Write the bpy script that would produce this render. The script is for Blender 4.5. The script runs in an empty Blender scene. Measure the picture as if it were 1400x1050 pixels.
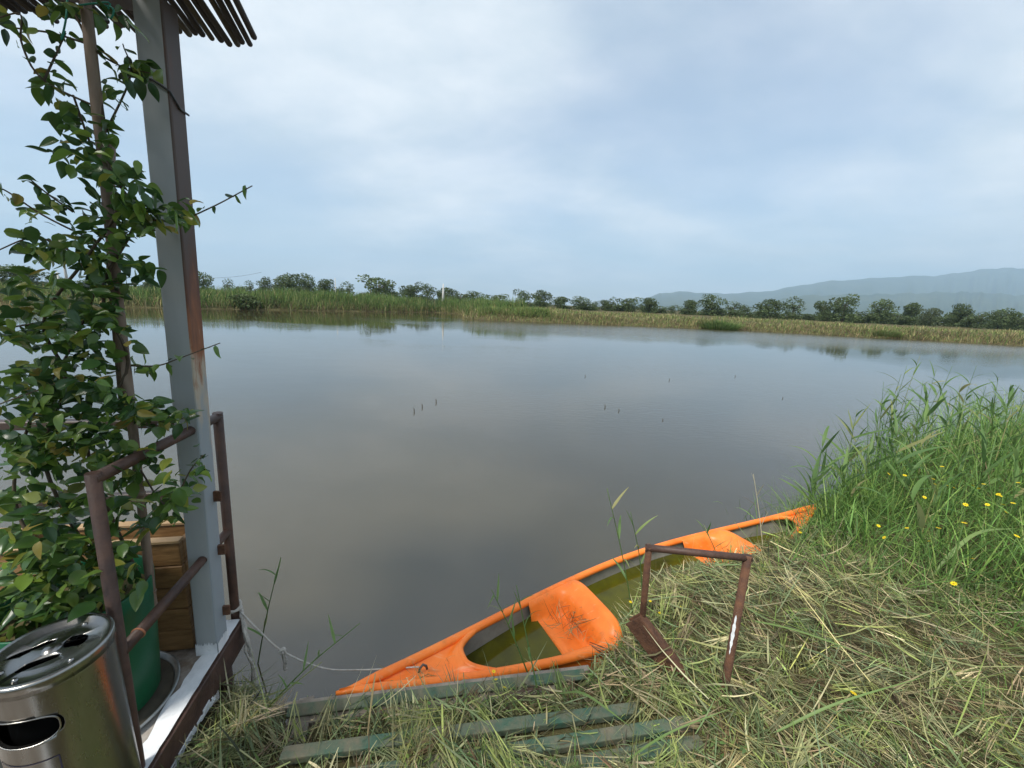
import bpy, bmesh, math, random
import numpy as np
from mathutils import Vector, Matrix
R = math.radians
rng = np.random.default_rng(7)
random.seed(7)
sc = bpy.context.scene
col = sc.collection

# ------------------------------------------------------------------ camera
CW, CH, F = 1400.0, 1050.0, 527.0          # photograph size and focal length in its pixels
PITCH, ROLL, EYE = R(11.9), R(2.6), 2.0    # eye two metres above the water
fw = np.array([0, math.cos(PITCH), -math.sin(PITCH)])
_r = np.array([1., 0, 0]); _u = np.cross(_r, fw)
rt = _r * math.cos(ROLL) + _u * math.sin(ROLL)
up = -_r * math.sin(ROLL) + _u * math.cos(ROLL)
cd = bpy.data.cameras.new('camera'); cam = bpy.data.objects.new('camera', cd); col.objects.link(cam)
M = Matrix(((rt[0], up[0], -fw[0], 0), (rt[1], up[1], -fw[1], 0), (rt[2], up[2], -fw[2], EYE), (0, 0, 0, 1)))
cam.matrix_world = M
cd.sensor_width = 36; cd.sensor_fit = 'HORIZONTAL'; cd.lens = F / CW * 36
cd.clip_start = 0.05; cd.clip_end = 30000
sc.camera = cam

def ray(x, y): return fw * F + rt * (x - CW / 2) - up * (y - CH / 2)
def P(x, y, z=0.0):
    d = ray(x, y); t = (z - EYE) / d[2]; return np.array([0, 0, EYE]) + d * t
def D(x, y, Y):
    d = ray(x, y); return np.array([0, 0, EYE]) + d * (Y / d[1])
def PX(p):
    q = np.asarray(p, float) - np.array([0, 0, EYE]); z = q @ fw
    return CW / 2 + F * (q @ rt) / z, CH / 2 - F * (q @ up) / z

# ------------------------------------------------------------------ sky, sun, exposure
SUN_EL, SUN_AZ = R(56), R(-140)             # azimuth from +Y towards +X
w = bpy.data.worlds.new('World'); sc.world = w; w.use_nodes = True
nt = w.node_tree; nt.nodes.clear()
def N(t, **k):
    n = nt.nodes.new(t)
    for a, b in k.items(): setattr(n, a, b)
    return n
sky = N('ShaderNodeTexSky'); sky.sky_type = 'NISHITA'; sky.sun_disc = False
sky.sun_elevation = SUN_EL; sky.sun_rotation = SUN_AZ; sky.air_density = 1.1; sky.dust_density = 1.0; sky.ozone_density = 1.5
tc = N('ShaderNodeTexCoord'); sep = N('ShaderNodeSeparateXYZ'); nt.links.new(tc.outputs['Generated'], sep.inputs[0])
zz = N('ShaderNodeMath', operation='MAXIMUM'); zz.inputs[1].default_value = 0.0; nt.links.new(sep.outputs[2], zz.inputs[0])
za = N('ShaderNodeMath', operation='ADD'); za.inputs[1].default_value = 0.22; nt.links.new(zz.outputs[0], za.inputs[0])
dv = N('ShaderNodeVectorMath', operation='DIVIDE'); nt.links.new(tc.outputs['Generated'], dv.inputs[0])
cb = N('ShaderNodeCombineXYZ')
for i in range(3): nt.links.new(za.outputs[0], cb.inputs[i])
nt.links.new(cb.outputs[0], dv.inputs[1])
mp = N('ShaderNodeMapping'); mp.inputs['Location'].default_value = (3.08, 4.6, 0.74); mp.inputs['Scale'].default_value = (0.75, 1.0, 0.05)
nt.links.new(dv.outputs[0], mp.inputs[0])
nz = N('ShaderNodeTexNoise'); nz.inputs['Scale'].default_value = 0.85; nz.inputs['Detail'].default_value = 7; nz.inputs['Roughness'].default_value = 0.52; nz.inputs['Distortion'].default_value = 0.35
nt.links.new(mp.outputs[0], nz.inputs['Vector'])
cr = N('ShaderNodeValToRGB'); cr.color_ramp.interpolation = 'EASE'
cr.color_ramp.elements[0].position = 0.36; cr.color_ramp.elements[0].color = (0.4, 0.4, 0.4, 1)
cr.color_ramp.elements[1].position = 0.66; cr.color_ramp.elements[1].color = (0.9, 0.9, 0.9, 1)
nt.links.new(nz.outputs['Fac'], cr.inputs[0])
nz2 = N('ShaderNodeTexNoise'); nz2.inputs['Scale'].default_value = 1.7; nz2.inputs['Detail'].default_value = 9; nz2.inputs['Roughness'].default_value = .58
nt.links.new(mp.outputs[0], nz2.inputs['Vector'])
cc = N('ShaderNodeValToRGB')
cc.color_ramp.elements[0].position = 0.40; cc.color_ramp.elements[0].color = (0.365, 0.415, 0.45, 1)
cc.color_ramp.elements[1].position = 0.64; cc.color_ramp.elements[1].color = (0.55, 0.565, 0.57, 1)
nt.links.new(nz2.outputs['Fac'], cc.inputs[0])
ss = N('ShaderNodeVectorMath', operation='SCALE'); ss.inputs['Scale'].default_value = 0.085   # strength of the clear sky
nt.links.new(sky.outputs[0], ss.inputs[0])
mx = N('ShaderNodeMix', data_type='RGBA'); nt.links.new(cr.outputs[0], mx.inputs[0])
nt.links.new(ss.outputs[0], mx.inputs[6]); nt.links.new(cc.outputs[0], mx.inputs[7])
bg = N('ShaderNodeBackground'); bg.inputs[1].default_value = 1.0; nt.links.new(mx.outputs[2], bg.inputs[0])
wo = N('ShaderNodeOutputWorld'); nt.links.new(bg.outputs[0], wo.inputs[0])

sd = bpy.data.lights.new('sun', 'SUN'); sd.energy = 2.6; sd.angle = R(12); sd.color = (1, 0.95, 0.87)
sun = bpy.data.objects.new('sun', sd); col.objects.link(sun)
sdir = Vector((math.sin(SUN_AZ) * math.cos(SUN_EL), math.cos(SUN_AZ) * math.cos(SUN_EL), math.sin(SUN_EL)))
sun.rotation_euler = (-sdir).to_track_quat('-Z', 'Y').to_euler(); sun.location = (0, 0, 60)
sc.view_settings.view_transform = 'Standard'; sc.view_settings.look = 'None'
sc.view_settings.exposure = 1.05; sc.view_settings.gamma = 1.0; sc.view_settings.use_curve_mapping = False
sc.cycles.max_bounces = 8; sc.cycles.transparent_max_bounces = 8; sc.cycles.volume_bounces = 1

# ------------------------------------------------------------------ materials
def mat(name, c, c2=None, scale=8.0, rough=0.6, metal=0.0, bump=0.0, bscale=None, detail=5, lo=0.35, hi=0.65, stretch=(1, 1, 1), ior=1.45, rough2=None, spec=0.5):
    m = bpy.data.materials.new(name); m.use_nodes = True; t = m.node_tree; b = t.nodes['Principled BSDF']
    b.inputs['Roughness'].default_value = rough; b.inputs['Metallic'].default_value = metal; b.inputs['IOR'].default_value = ior
    b.inputs['Specular IOR Level'].default_value = spec
    b.inputs['Base Color'].default_value = (*c, 1)
    if c2 or bump:
        o = t.nodes.new('ShaderNodeTexCoord'); mpn = t.nodes.new('ShaderNodeMapping'); mpn.inputs['Scale'].default_value = stretch
        t.links.new(o.outputs['Object'], mpn.inputs[0])
    if c2:
        n = t.nodes.new('ShaderNodeTexNoise'); n.inputs['Scale'].default_value = scale; n.inputs['Detail'].default_value = detail
        n.inputs['Roughness'].default_value = 0.65
        t.links.new(mpn.outputs[0], n.inputs['Vector'])
        r = t.nodes.new('ShaderNodeValToRGB'); r.color_ramp.elements[0].position = lo; r.color_ramp.elements[1].position = hi
        r.color_ramp.elements[0].color = (*c, 1); r.color_ramp.elements[1].color = (*c2, 1)
        t.links.new(n.outputs['Fac'], r.inputs[0]); t.links.new(r.outputs[0], b.inputs['Base Color'])
        if rough2 is not None:
            mr = t.nodes.new('ShaderNodeMapRange'); mr.inputs[1].default_value = lo; mr.inputs[2].default_value = hi
            mr.inputs[3].default_value = rough; mr.inputs[4].default_value = rough2
            t.links.new(n.outputs['Fac'], mr.inputs[0]); t.links.new(mr.outputs[0], b.inputs['Roughness'])
    if bump:
        n2 = t.nodes.new('ShaderNodeTexNoise'); n2.inputs['Scale'].default_value = bscale or scale * 3; n2.inputs['Detail'].default_value = 6
        t.links.new(mpn.outputs[0], n2.inputs['Vector'])
        bp = t.nodes.new('ShaderNodeBump'); bp.inputs['Strength'].default_value = bump; bp.inputs['Distance'].default_value = 0.01
        t.links.new(n2.outputs['Fac'], bp.inputs['Height']); t.links.new(bp.outputs[0], b.inputs['Normal'])
    return m

def leaf_mat(name, trans=0.3, rough=0.5, attr=None, c=(0.05, 0.1, 0.03), var=0.25, hue=None, spec=0.4):
    """two-sided foliage: colour from a vertex attribute, or varied per object"""
    m = bpy.data.materials.new(name); m.use_nodes = True; t = m.node_tree; b = t.nodes['Principled BSDF']
    b.inputs['Roughness'].default_value = rough; b.inputs['Specular IOR Level'].default_value = spec
    if attr:
        a = t.nodes.new('ShaderNodeAttribute'); a.attribute_name = attr; src = a.outputs['Color']
    else:
        oi = t.nodes.new('ShaderNodeObjectInfo'); r = t.nodes.new('ShaderNodeValToRGB')
        h = hue or [(c[0] * (1 - var), c[1] * (1 - var), c[2] * (1 - var)), c, (c[0] * (1 + var), c[1] * (1 + var), c[2])]
        r.color_ramp.elements[0].color = (*h[0], 1); r.color_ramp.elements[1].color = (*h[-1], 1)
        for i, k in enumerate(h[1:-1]):
            e = r.color_ramp.elements.new((i + 1) / (len(h) - 1)); e.color = (*k, 1)
        t.links.new(oi.outputs['Random'], r.inputs[0]); src = r.outputs[0]
    t.links.new(src, b.inputs['Base Color'])
    tr = t.nodes.new('ShaderNodeBsdfTranslucent'); g = t.nodes.new('ShaderNodeGamma'); g.inputs[1].default_value = 0.85
    t.links.new(src, g.inputs[0]); t.links.new(g.outputs[0], tr.inputs[0])
    ms = t.nodes.new('ShaderNodeMixShader'); ms.inputs[0].default_value = trans
    t.links.new(b.outputs[0], ms.inputs[1]); t.links.new(tr.outputs[0], ms.inputs[2])
    t.links.new(ms.outputs[0], t.nodes['Material Output'].inputs[0])
    return m

# ------------------------------------------------------------------ mesh helpers
class MB:
    def __init__(s): s.v = []; s.f = []; s.sm = []; s.mi = []
    def add(s, vs, fs, smooth=False, mi=0):
        o = len(s.v); s.v += [tuple(map(float, p)) for p in vs]
        for f in fs: s.f.append([i + o for i in f]); s.sm.append(smooth); s.mi.append(mi)
        return s
    def box(s, c, ax, ay, az, hx, hy, hz, bev=0.0, mi=0):
        """oriented box with chamfered edges"""
        c, ax, ay, az = (np.asarray(k, float) for k in (c, ax, ay, az))
        bm = bmesh.new(); bmesh.ops.create_cube(bm, size=2)
        for v in bm.verts: v.co = Vector((v.co.x * hx, v.co.y * hy, v.co.z * hz))
        if bev: bmesh.ops.bevel(bm, geom=bm.edges[:], offset=bev, segments=1, affect='EDGES')
        bm.verts.ensure_lookup_table()
        vs = [c + ax * v.co.x + ay * v.co.y + az * v.co.z for v in bm.verts]
        s.add(vs, [[v.index for v in f.verts] for f in bm.faces], False, mi); bm.free(); return s
    def tube(s, pts, r, n=10, cap=True, mi=0):
        pts = [np.asarray(p, float) for p in pts]; m = len(pts)
        rs = [r] * m if np.isscalar(r) else r
        vs = []; prev = None
        for i in range(m):
            t = pts[min(i + 1, m - 1)] - pts[max(i - 1, 0)]; t = t / (np.linalg.norm(t) + 1e-12)
            if prev is None:
                a = np.array([0, 0, 1.]) if abs(t[2]) < .9 else np.array([1., 0, 0])
            else: a = prev
            x = a - t * (a @ t); x /= np.linalg.norm(x); prev = x; y = np.cross(t, x)
            for k in range(n):
                q = 2 * math.pi * k / n; vs.append(pts[i] + rs[i] * (math.cos(q) * x + math.sin(q) * y))
        fs = [[i * n + k, i * n + (k + 1) % n, (i + 1) * n + (k + 1) % n, (i + 1) * n + k] for i in range(m - 1) for k in range(n)]
        s.add(vs, fs, True, mi)
        if cap: s.add([], []); o = len(s.v) - m * n; s.f += [[o + k for k in range(n)][::-1], [o + (m - 1) * n + k for k in range(n)]]; s.sm += [False, False]; s.mi += [mi, mi]
        return s
    def grid(s, pts, nu, nv, smooth=True, mi=0, closev=False):
        fs = []
        for i in range(nu - 1):
            for j in range(nv if closev else nv - 1):
                a, b = i * nv + j, i * nv + (j + 1) % nv
                fs.append([a, b, b + nv, a + nv])
        return s.add(pts, fs, smooth, mi)
    def lathe(s, prof, c, n=48, mi=0):
        pts = [(c[0] + r * math.cos(2 * math.pi * k / n), c[1] + r * math.sin(2 * math.pi * k / n), z) for r, z in prof for k in range(n)]
        return s.grid(pts, len(prof), n, True, mi, closev=True)
    def mesh(s, name, off=(0, 0, 0)):
        me = bpy.data.meshes.new(name); o = np.asarray(off, float)
        me.from_pydata([tuple(np.asarray(p) - o) for p in s.v], [], s.f)
        me.polygons.foreach_set('use_smooth', s.sm); me.polygons.foreach_set('material_index', s.mi); me.update()
        return me

def tag(o, label=None, cat=None, group=None, kind=None):
    for k, v in (('label', label), ('category', cat), ('group', group), ('kind', kind)):
        if v: o[k] = v
    return o
def link(name, me, mats, parent=None, loc=None):
    o = bpy.data.objects.new(name, me); col.objects.link(o)
    if parent is not None: o.parent = parent
    if loc is not None: o.location = loc
    if me is not None and mats is not None and not me.materials:
        for m in (mats if isinstance(mats, (list, tuple)) else [mats]): me.materials.append(m)
    return o
def root(name, loc, label, cat, group=None):
    o = bpy.data.objects.new(name, None); o.empty_display_size = 0.1; col.objects.link(o); o.location = tuple(map(float, loc))
    return tag(o, label, cat, group)
def part(name, mb, mats, par, base):
    """mesh given in world coordinates, child of a thing whose root stands at base"""
    return link(name, mb.mesh(name, base), mats, par)
def bevel(o, wd=0.003, seg=2):
    b = o.modifiers.new('bevel', 'BEVEL'); b.width = wd; b.segments = seg; b.limit_method = 'ANGLE'; return o
def nrm(v): v = np.asarray(v, float); return v / np.linalg.norm(v)

# ------------------------------------------------------------------ the pond outline and the ground height
hay_edge = [(780, 921), (812, 902), (838, 862), (862, 812), (905, 788), (960, 766), (1015, 747), (1060, 730), (1098, 712), (1128, 690)]
near = [(-8, -1.2), (-2.6, .2), (-1.6, .9), (-1.3, 1.3)] + [tuple(P(330, 925, .12)[:2]), tuple(P(372, 948, .25)[:2]), tuple(P(400, 960, .36)[:2] + [0, .05])] + [tuple(P(x, y, .27)[:2]) for x, y in hay_edge]
shore = np.array([(-75, -14)] + near + [(3.9, 4.1), (6.2, 5.4), (12, 8.2), (30, 15), (60, 27), (80, 36), (66, 38.2), (53, 40.3), (40, 43.6), (26.3, 47.2), (14, 45.8), (5, 44.3),
                  (-3.4, 43.8), (-5.2, 46), (-6.6, 55), (-8.5, 60), (-13, 61), (-21, 51), (-32.4, 39.8), (-45, 31), (-80, 12)], float)
def sdf(x, y):
    """signed distance to the pond outline: positive on land"""
    x = np.asarray(x, float); y = np.asarray(y, float); d = np.full(x.shape, 1e9); ins = np.zeros(x.shape, bool)
    for a, b in zip(shore, np.roll(shore, -1, 0)):
        e = b - a; t = np.clip(((x - a[0]) * e[0] + (y - a[1]) * e[1]) / (e @ e), 0, 1)
        d = np.minimum(d, np.hypot(x - a[0] - t * e[0], y - a[1] - t * e[1]))
        c = ((a[1] > y) != (b[1] > y)); xx = (b[0] - a[0]) * (y - a[1]) / (b[1] - a[1] + 1e-12) + a[0]
        ins ^= c & (x < xx)
    return np.where(ins, -d, d)
def sm(a, b, x): t = np.clip((x - a) / (b - a), 0, 1); return t * t * (3 - 2 * t)
def wob(x, y, k):
    return (np.sin(x * 1.7 * k + 1.3 * np.sin(y * 1.1 * k)) + np.sin(y * 2.3 * k + 1.7 * np.sin(x * 0.9 * k + 2)) + .6 * np.sin((x + y) * 3.9 * k + 1) + .5 * np.sin((x - y) * 5.3 * k)) / 3.1
def gz(x, y):
    x = np.asarray(x, float); y = np.asarray(y, float)
    d = sdf(x, y); r = np.hypot(x, y); far = sm(14, 34, r) * (y > 0)
    wd = .16 + far * 2.2
    top = .30 + .10 * sm(.1, .7, d) + far * .55
    h = -.5 + (top + .5) * sm(-wd * 1.1, wd * .8, d)
    h = h + np.where(d > 0, 1, 0) * sm(0, .3, d) * (.022 * wob(x, y, 2.2) * (1 - far) + .18 * far * wob(x, y, .12))
    # the swath of heaped cuttings beside the rusty frame
    h = h + .07 * np.exp(-(((x - 1.5) / .7) ** 2 + ((y - 1.9) / .45) ** 2)) * sm(0, .3, d)
    return h

# --- ground: one polar sheet from under the camera to the horizon
ang = np.concatenate([np.linspace(-75, 75, 420, endpoint=False), np.linspace(75, 285, 90, endpoint=False)])
rad = np.concatenate([[0.05], np.geomspace(0.25, 8, 150), np.geomspace(8.2, 120, 110), np.geomspace(126, 7800, 40)])
A, Q = np.meshgrid(np.radians(ang), rad)
gx, gy = Q * np.sin(A), Q * np.cos(A)
gv = np.stack([gx, gy, gz(gx, gy)], -1).reshape(-1, 3)
na, nr = len(ang), len(rad)
ii = np.arange((nr - 1) * na); i0, j0 = ii // na, ii % na; j1 = (j0 + 1) % na
gf = np.stack([i0 * na + j0, (i0 + 1) * na + j0, (i0 + 1) * na + j1, i0 * na + j1], -1)
def npmesh(name, v, f, smooth=True, colr=None):
    me = bpy.data.meshes.new(name); v = np.ascontiguousarray(v, np.float32); f = np.ascontiguousarray(f, np.int32); k = f.shape[1]
    me.vertices.add(len(v)); me.vertices.foreach_set('co', v.ravel())
    me.loops.add(f.size); me.loops.foreach_set('vertex_index', f.ravel())
    me.polygons.add(len(f)); me.polygons.foreach_set('loop_start', np.arange(len(f), dtype=np.int32) * k)
    me.polygons.foreach_set('loop_total', np.full(len(f), k, np.int32)); me.polygons.foreach_set('use_smooth', np.full(len(f), smooth))
    if colr is not None:
        a = me.color_attributes.new('Col', 'FLOAT_COLOR', 'POINT'); a.data.foreach_set('color', np.concatenate([colr, np.ones((len(colr), 1))], 1).astype(np.float32).ravel())
    me.update(calc_edges=True); return me
m_ground = mat('soil_and_stubble', (.055, .045, .026), (.12, .11, .05), scale=.9, rough=.95, bump=.6, bscale=40, detail=12, spec=.1)
tag(link('ground', npmesh('ground', gv, gf), m_ground), kind='structure')

# --- water
m_water = bpy.data.materials.new('pond_water'); m_water.use_nodes = True
t = m_water.node_tree; b = t.nodes['Principled BSDF']
b.inputs['Base Color'].default_value = (.05, .042, .021, 1); b.inputs['IOR'].default_value = 1.9; b.inputs['Roughness'].default_value = .02
o_ = t.nodes.new('ShaderNodeTexCoord')
def wnoise(sx, sy, scale, detail):
    m_ = t.nodes.new('ShaderNodeMapping'); m_.inputs['Scale'].default_value = (sx, sy, 1); t.links.new(o_.outputs['Object'], m_.inputs[0])
    n_ = t.nodes.new('ShaderNodeTexNoise'); n_.inputs['Scale'].default_value = scale; n_.inputs['Detail'].default_value = detail
    t.links.new(m_.outputs[0], n_.inputs[0]); return n_
na_ = wnoise(1, 1.6, .9, 3); nb_ = wnoise(1, 2.2, 5.0, 2); nc_ = wnoise(.35, 1, .11, 3)
rp = t.nodes.new('ShaderNodeMapRange'); rp.inputs[1].default_value = .47; rp.inputs[2].default_value = .66; rp.inputs[3].default_value = .03; rp.inputs[4].default_value = .35
t.links.new(nc_.outputs[0], rp.inputs[0])
b1 = t.nodes.new('ShaderNodeBump'); b1.inputs['Strength'].default_value = .05; b1.inputs['Distance'].default_value = .05; t.links.new(na_.outputs[0], b1.inputs['Height'])
b2 = t.nodes.new('ShaderNodeBump'); b2.inputs['Distance'].default_value = .02; t.links.new(nb_.outputs[0], b2.inputs['Height']); t.links.new(rp.outputs[0], b2.inputs['Strength'])
t.links.new(b1.outputs[0], b2.inputs['Normal']); t.links.new(b2.outputs[0], b.inputs['Normal'])
# a breeze ruffles the water below the far right bank
sx_ = t.nodes.new('ShaderNodeSeparateXYZ'); t.links.new(o_.outputs['Object'], sx_.inputs[0])
def ramp_(sock, a, b_, lo, hi):
    m_ = t.nodes.new('ShaderNodeMapRange'); m_.interpolation_type = 'SMOOTHSTEP'; m_.inputs[1].default_value = a; m_.inputs[2].default_value = b_; m_.inputs[3].default_value = lo; m_.inputs[4].default_value = hi; t.links.new(sock, m_.inputs[0]); return m_.outputs[0]
mu_ = t.nodes.new('ShaderNodeMath'); mu_.operation = 'MULTIPLY'; t.links.new(ramp_(sx_.outputs[0], -10, 1, 0, 1), mu_.inputs[0]); t.links.new(ramp_(sx_.outputs[1], 20, 37, 0, 1), mu_.inputs[1])
t.links.new(ramp_(mu_.outputs[0], 0, 1, .02, .17), b.inputs['Roughness'])
nd_ = wnoise(1, 2.5, 2.2, 3); b3 = t.nodes.new('ShaderNodeBump'); b3.inputs['Distance'].default_value = .05; t.links.new(nd_.outputs[0], b3.inputs['Height']); t.links.new(ramp_(mu_.outputs[0], 0, 1, 0, .55), b3.inputs['Strength'])
t.links.new(b2.outputs[0], b3.inputs['Normal']); t.links.new(b3.outputs[0], b.inputs['Normal'])
wm = MB().add([(-95, -20, 0), (95, -20, 0), (95, 75, 0), (-95, 75, 0)], [[0, 1, 2, 3]])
tag(link('pond_water', wm.mesh('pond_water'), m_water), kind='structure')

# --- blue hills beyond the fields
m_hill = mat('wooded_hillside', (.035, .055, .03), (.07, .085, .045), scale=.004, rough=.95, spec=.1)
def ridge(name, prof, Y, foot, seed):
    rr = np.random.default_rng(seed); pp = np.array([D(x, y, Y) for x, y in prof])
    n = 160; s_ = np.linspace(0, 1, n); k = np.linspace(0, 1, len(pp))
    X, Z = np.interp(s_, k, pp[:, 0]), np.interp(s_, k, pp[:, 2])
    Z = Z + (np.sin(s_ * 90) + np.sin(s_ * 213 + 1) * .6) * 5
    pts = []; T = np.concatenate([np.linspace(0, 1, 26), np.linspace(1.15, 1.6, 4)])
    for t_ in T:
        for i in range(n):
            h = t_ ** 1.25 if t_ <= 1 else 1 - (t_ - 1) * 1.3
            spur = .04 * math.sin(i * .55 + 2.2 * math.sin(t_ * 3)) * t_ * max(0, 1 - t_) * 4 + .03 * math.sin(i * 1.37 + t_ * 6) * max(0, 1 - t_) * t_ * 4
            sc_ = foot + (1 - foot) * t_ if t_ <= 1 else 1 + (t_ - 1) * .5
            pts.append((X[i] * sc_, Y * sc_, max(-1, Z[i] * (h + spur))))
    tag(link(name, MB().grid(pts, len(T), n).mesh(name), m_hill), kind='structure')
back = [(860, 416), (895, 403), (905, 400.5), (936, 398.5), (968, 401), (1007, 401), (1054, 397.5), (1100, 389), (1136, 384), (1186, 381), (1239, 377.5), (1279, 377), (1311, 373), (1346, 368), (1375, 366), (1400, 367), (1450, 372), (1520, 384), (1620, 400)]
front = [(1010, 428), (1055, 411), (1100, 404), (1186, 402.5), (1243, 401), (1311, 399), (1346, 400), (1400, 404), (1460, 410), (1540, 425)]
ridge('hills', back, 5000, .55, 3)
ridge('hills', front, 3000, .6, 4)

# ------------------------------------------------------------------ blades: long ribbons, many in one mesh
def blades(base, head, elev, length, width, bend, colr, segs=3, tipcol=1.0, droop_floor=None, roll=None):
    n = len(base); S = segs
    hx, hy = np.cos(head), np.sin(head); p = base.astype(float).copy()
    roll = rng.uniform(-.9, .9, n) if roll is None else roll
    V = np.zeros((n, S + 1, 2, 3)); C = np.zeros((n, S + 1, 2, 3))
    for k in range(S + 1):
        t = k / S; e = elev - bend * t
        if k:
            st = length / S
            p = p + np.stack([np.cos(e) * hx * st, np.cos(e) * hy * st, np.sin(e) * st], 1)
            if droop_floor is not None: p[:, 2] = np.maximum(p[:, 2], droop_floor)
        wv = width * (.55 + .45 * min(1, t * 3)) * (1 - t ** 2.2) * .5 + width * .03
        side = np.stack([-hy * np.cos(roll), hx * np.cos(roll), np.sin(roll)], 1) * wv[:, None]
        V[:, k, 0] = p - side; V[:, k, 1] = p + side
        C[:, k] = (colr * (1 + (tipcol - 1) * t))[:, None, :]
    idx = np.arange(n * (S + 1) * 2).reshape(n, S + 1, 2)
    f = np.stack([idx[:, :-1, 0], idx[:, :-1, 1], idx[:, 1:, 1], idx[:, 1:, 0]], -1).reshape(-1, 4)
    return V.reshape(-1, 3), f, C.reshape(-1, 3)
def pick(n, cols, wts, jit=.22):
    c = np.array(cols)[rng.choice(len(cols), n, p=np.array(wts) / sum(wts))]
    return np.clip(c * (1 + rng.normal(0, jit, (n, 1))) * (1 + rng.normal(0, .06, (n, 3))), .004, .9)
def stuff(name, vfc, m, label=None, cat=None):
    o = 0; vs, fs, cs = [], [], []
    for v, f, c in vfc: vs.append(v); fs.append(f + o); cs.append(c); o += len(v)
    ob = link(name, npmesh(name, np.concatenate(vs), np.concatenate(fs), True, np.concatenate(cs)), m)
    return tag(ob, label, cat, kind='stuff')
m_blade = leaf_mat('grass_blade', .28, .55, attr='Col', spec=.25)
m_far = leaf_mat('far_grass', .3, .7, attr='Col', spec=.15)

#@@FAR
# ------------------------------------------------------------------ far banks
def along(poly, n, dmin, dmax):
    poly = np.array(poly, float); seg = np.diff(poly, axis=0); L = np.hypot(*seg.T); c = np.concatenate([[0], np.cumsum(L)])
    s_ = rng.uniform(0, c[-1], n); k = np.clip(np.searchsorted(c, s_) - 1, 0, len(seg) - 1); t_ = (s_ - c[k]) / L[k]
    p = poly[k] + seg[k] * t_[:, None]; nn = np.stack([-seg[k][:, 1], seg[k][:, 0]], 1) / L[k][:, None]
    off = rng.uniform(dmin, dmax, n)
    return p + nn * off[:, None], off, s_ / c[-1]
lb = [(-80, 12), (-45, 31), (-32.4, 39.8), (-21, 51), (-13, 61), (-8.5, 60), (-6.6, 55), (-5.4, 47.5)]
rb = [(-5.2, 46), (-3.4, 43.8), (5, 44.3), (14, 45.8), (26.3, 47.2), (40, 43.6), (53, 40.3), (66, 38.2), (80, 36)]
def bank(poly, n, d0, d1, hmin, hmax, wd, cols, wts, hfun=None, lean=.25):
    p, off, s_ = along(poly, n, d0, d1)
    z = np.maximum(gz(p[:, 0], p[:, 1]), -.05)
    L_ = rng.uniform(hmin, hmax, n)
    if hfun is not None: L_ = L_ * hfun(p, off, s_)
    return blades(np.stack([p[:, 0], p[:, 1], z], 1), rng.uniform(0, 6.28, n), np.pi / 2 - np.abs(rng.normal(0, lean, n)), L_, rng.uniform(wd * .6, wd * 1.4, n), rng.uniform(0, .9, n), pick(n, cols, wts), segs=2, tipcol=1.15, roll=rng.uniform(-.4, .4, n))
G1, G2, G3, TAN, BRN = (.115, .185, .05), (.075, .125, .04), (.18, .21, .07), (.36, .31, .15), (.2, .155, .085)
clump = lambda p, o, s_: np.clip(.85 + .35 * wob(p[:, 0], p[:, 1], .5), .45, 1.4)
lefth = lambda p, o, s_: clump(p, o, s_) * (.55 + .55 * sm(-46, -30, p[:, 0]))
stuff('reed_bed', [bank(lb, 30000, -.7, 7, 1.15, 1.85, .06, [G1, G2, G3, TAN], [5, 4, 2.4, .5], lefth, .15), bank(lb, 3500, -.9, .6, .5, 1.3, .05, [TAN, BRN, G3], [3, 2, 2], None, .3)],
      m_far, 'thick bed of tall green reeds along the far bank of the pond', 'reeds')
tuft = lambda p, o, s_: np.clip(.7 + .5 * wob(p[:, 0], p[:, 1], .23), .35, 1.3)
stuff('bank_grass', [bank(rb, 26000, -.5, 14, .3, .75, .06, [TAN, BRN, G3, G1], [2.6, 2.4, 3.6, 2.2], tuft, .35), bank(rb, 9000, -.9, 1.0, .4, 1.0, .05, [G1, BRN, TAN, G3], [2, 3, 2, 2], tuft, .3),
      bank([(-4.2, 44.2), (4, 44.5)], 4000, -.2, 4.2, .45, .95, .055, [G1, G3, G2], [2, 4, .5], clump, .15)],
      m_far, 'rough tan and green grass covering the low far bank in front of the trees', 'grass')

# individual reed clumps at the far water line
def clump_obj(px, py, Y, rx, hgt, n, cols, wts, label, name='reed_clump', cat='reeds', grp=None):
    c = D(px, py, Y); z0 = float(gz(c[0], c[1])); ang_ = rng.uniform(0, 6.28, n); rr_ = rx * np.sqrt(rng.uniform(0, 1, n))
    b_ = np.stack([rr_ * np.cos(ang_), rr_ * np.sin(ang_) * .7, np.full(n, -.1)], 1)
    v, f, c_ = blades(b_, ang_, np.pi / 2 - .12 - .35 * rr_ / rx, hgt * rng.uniform(.6, 1.05, n) * (1 - .3 * rr_ / rx), rng.uniform(.03, .07, n), rng.uniform(.1, .8, n), pick(n, cols, wts), segs=3, tipcol=1.2)
    o = link(name, npmesh(name, v, f, True, c_), m_far); o.location = (c[0], c[1], max(z0, 0)); tag(o, label, cat, grp)
clump_obj(985, 440, 46.2, 2.0, 1.7, 1500, [G1, G2, G3], [4, 2, 1], 'green reed clump standing out of the far bank before a round tree')
clump_obj(1215, 452, 43.2, 1.3, 1.1, 700, [G3, G1], [3, 1], 'bright green grass tuft on the tan bank below the hills')

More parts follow.
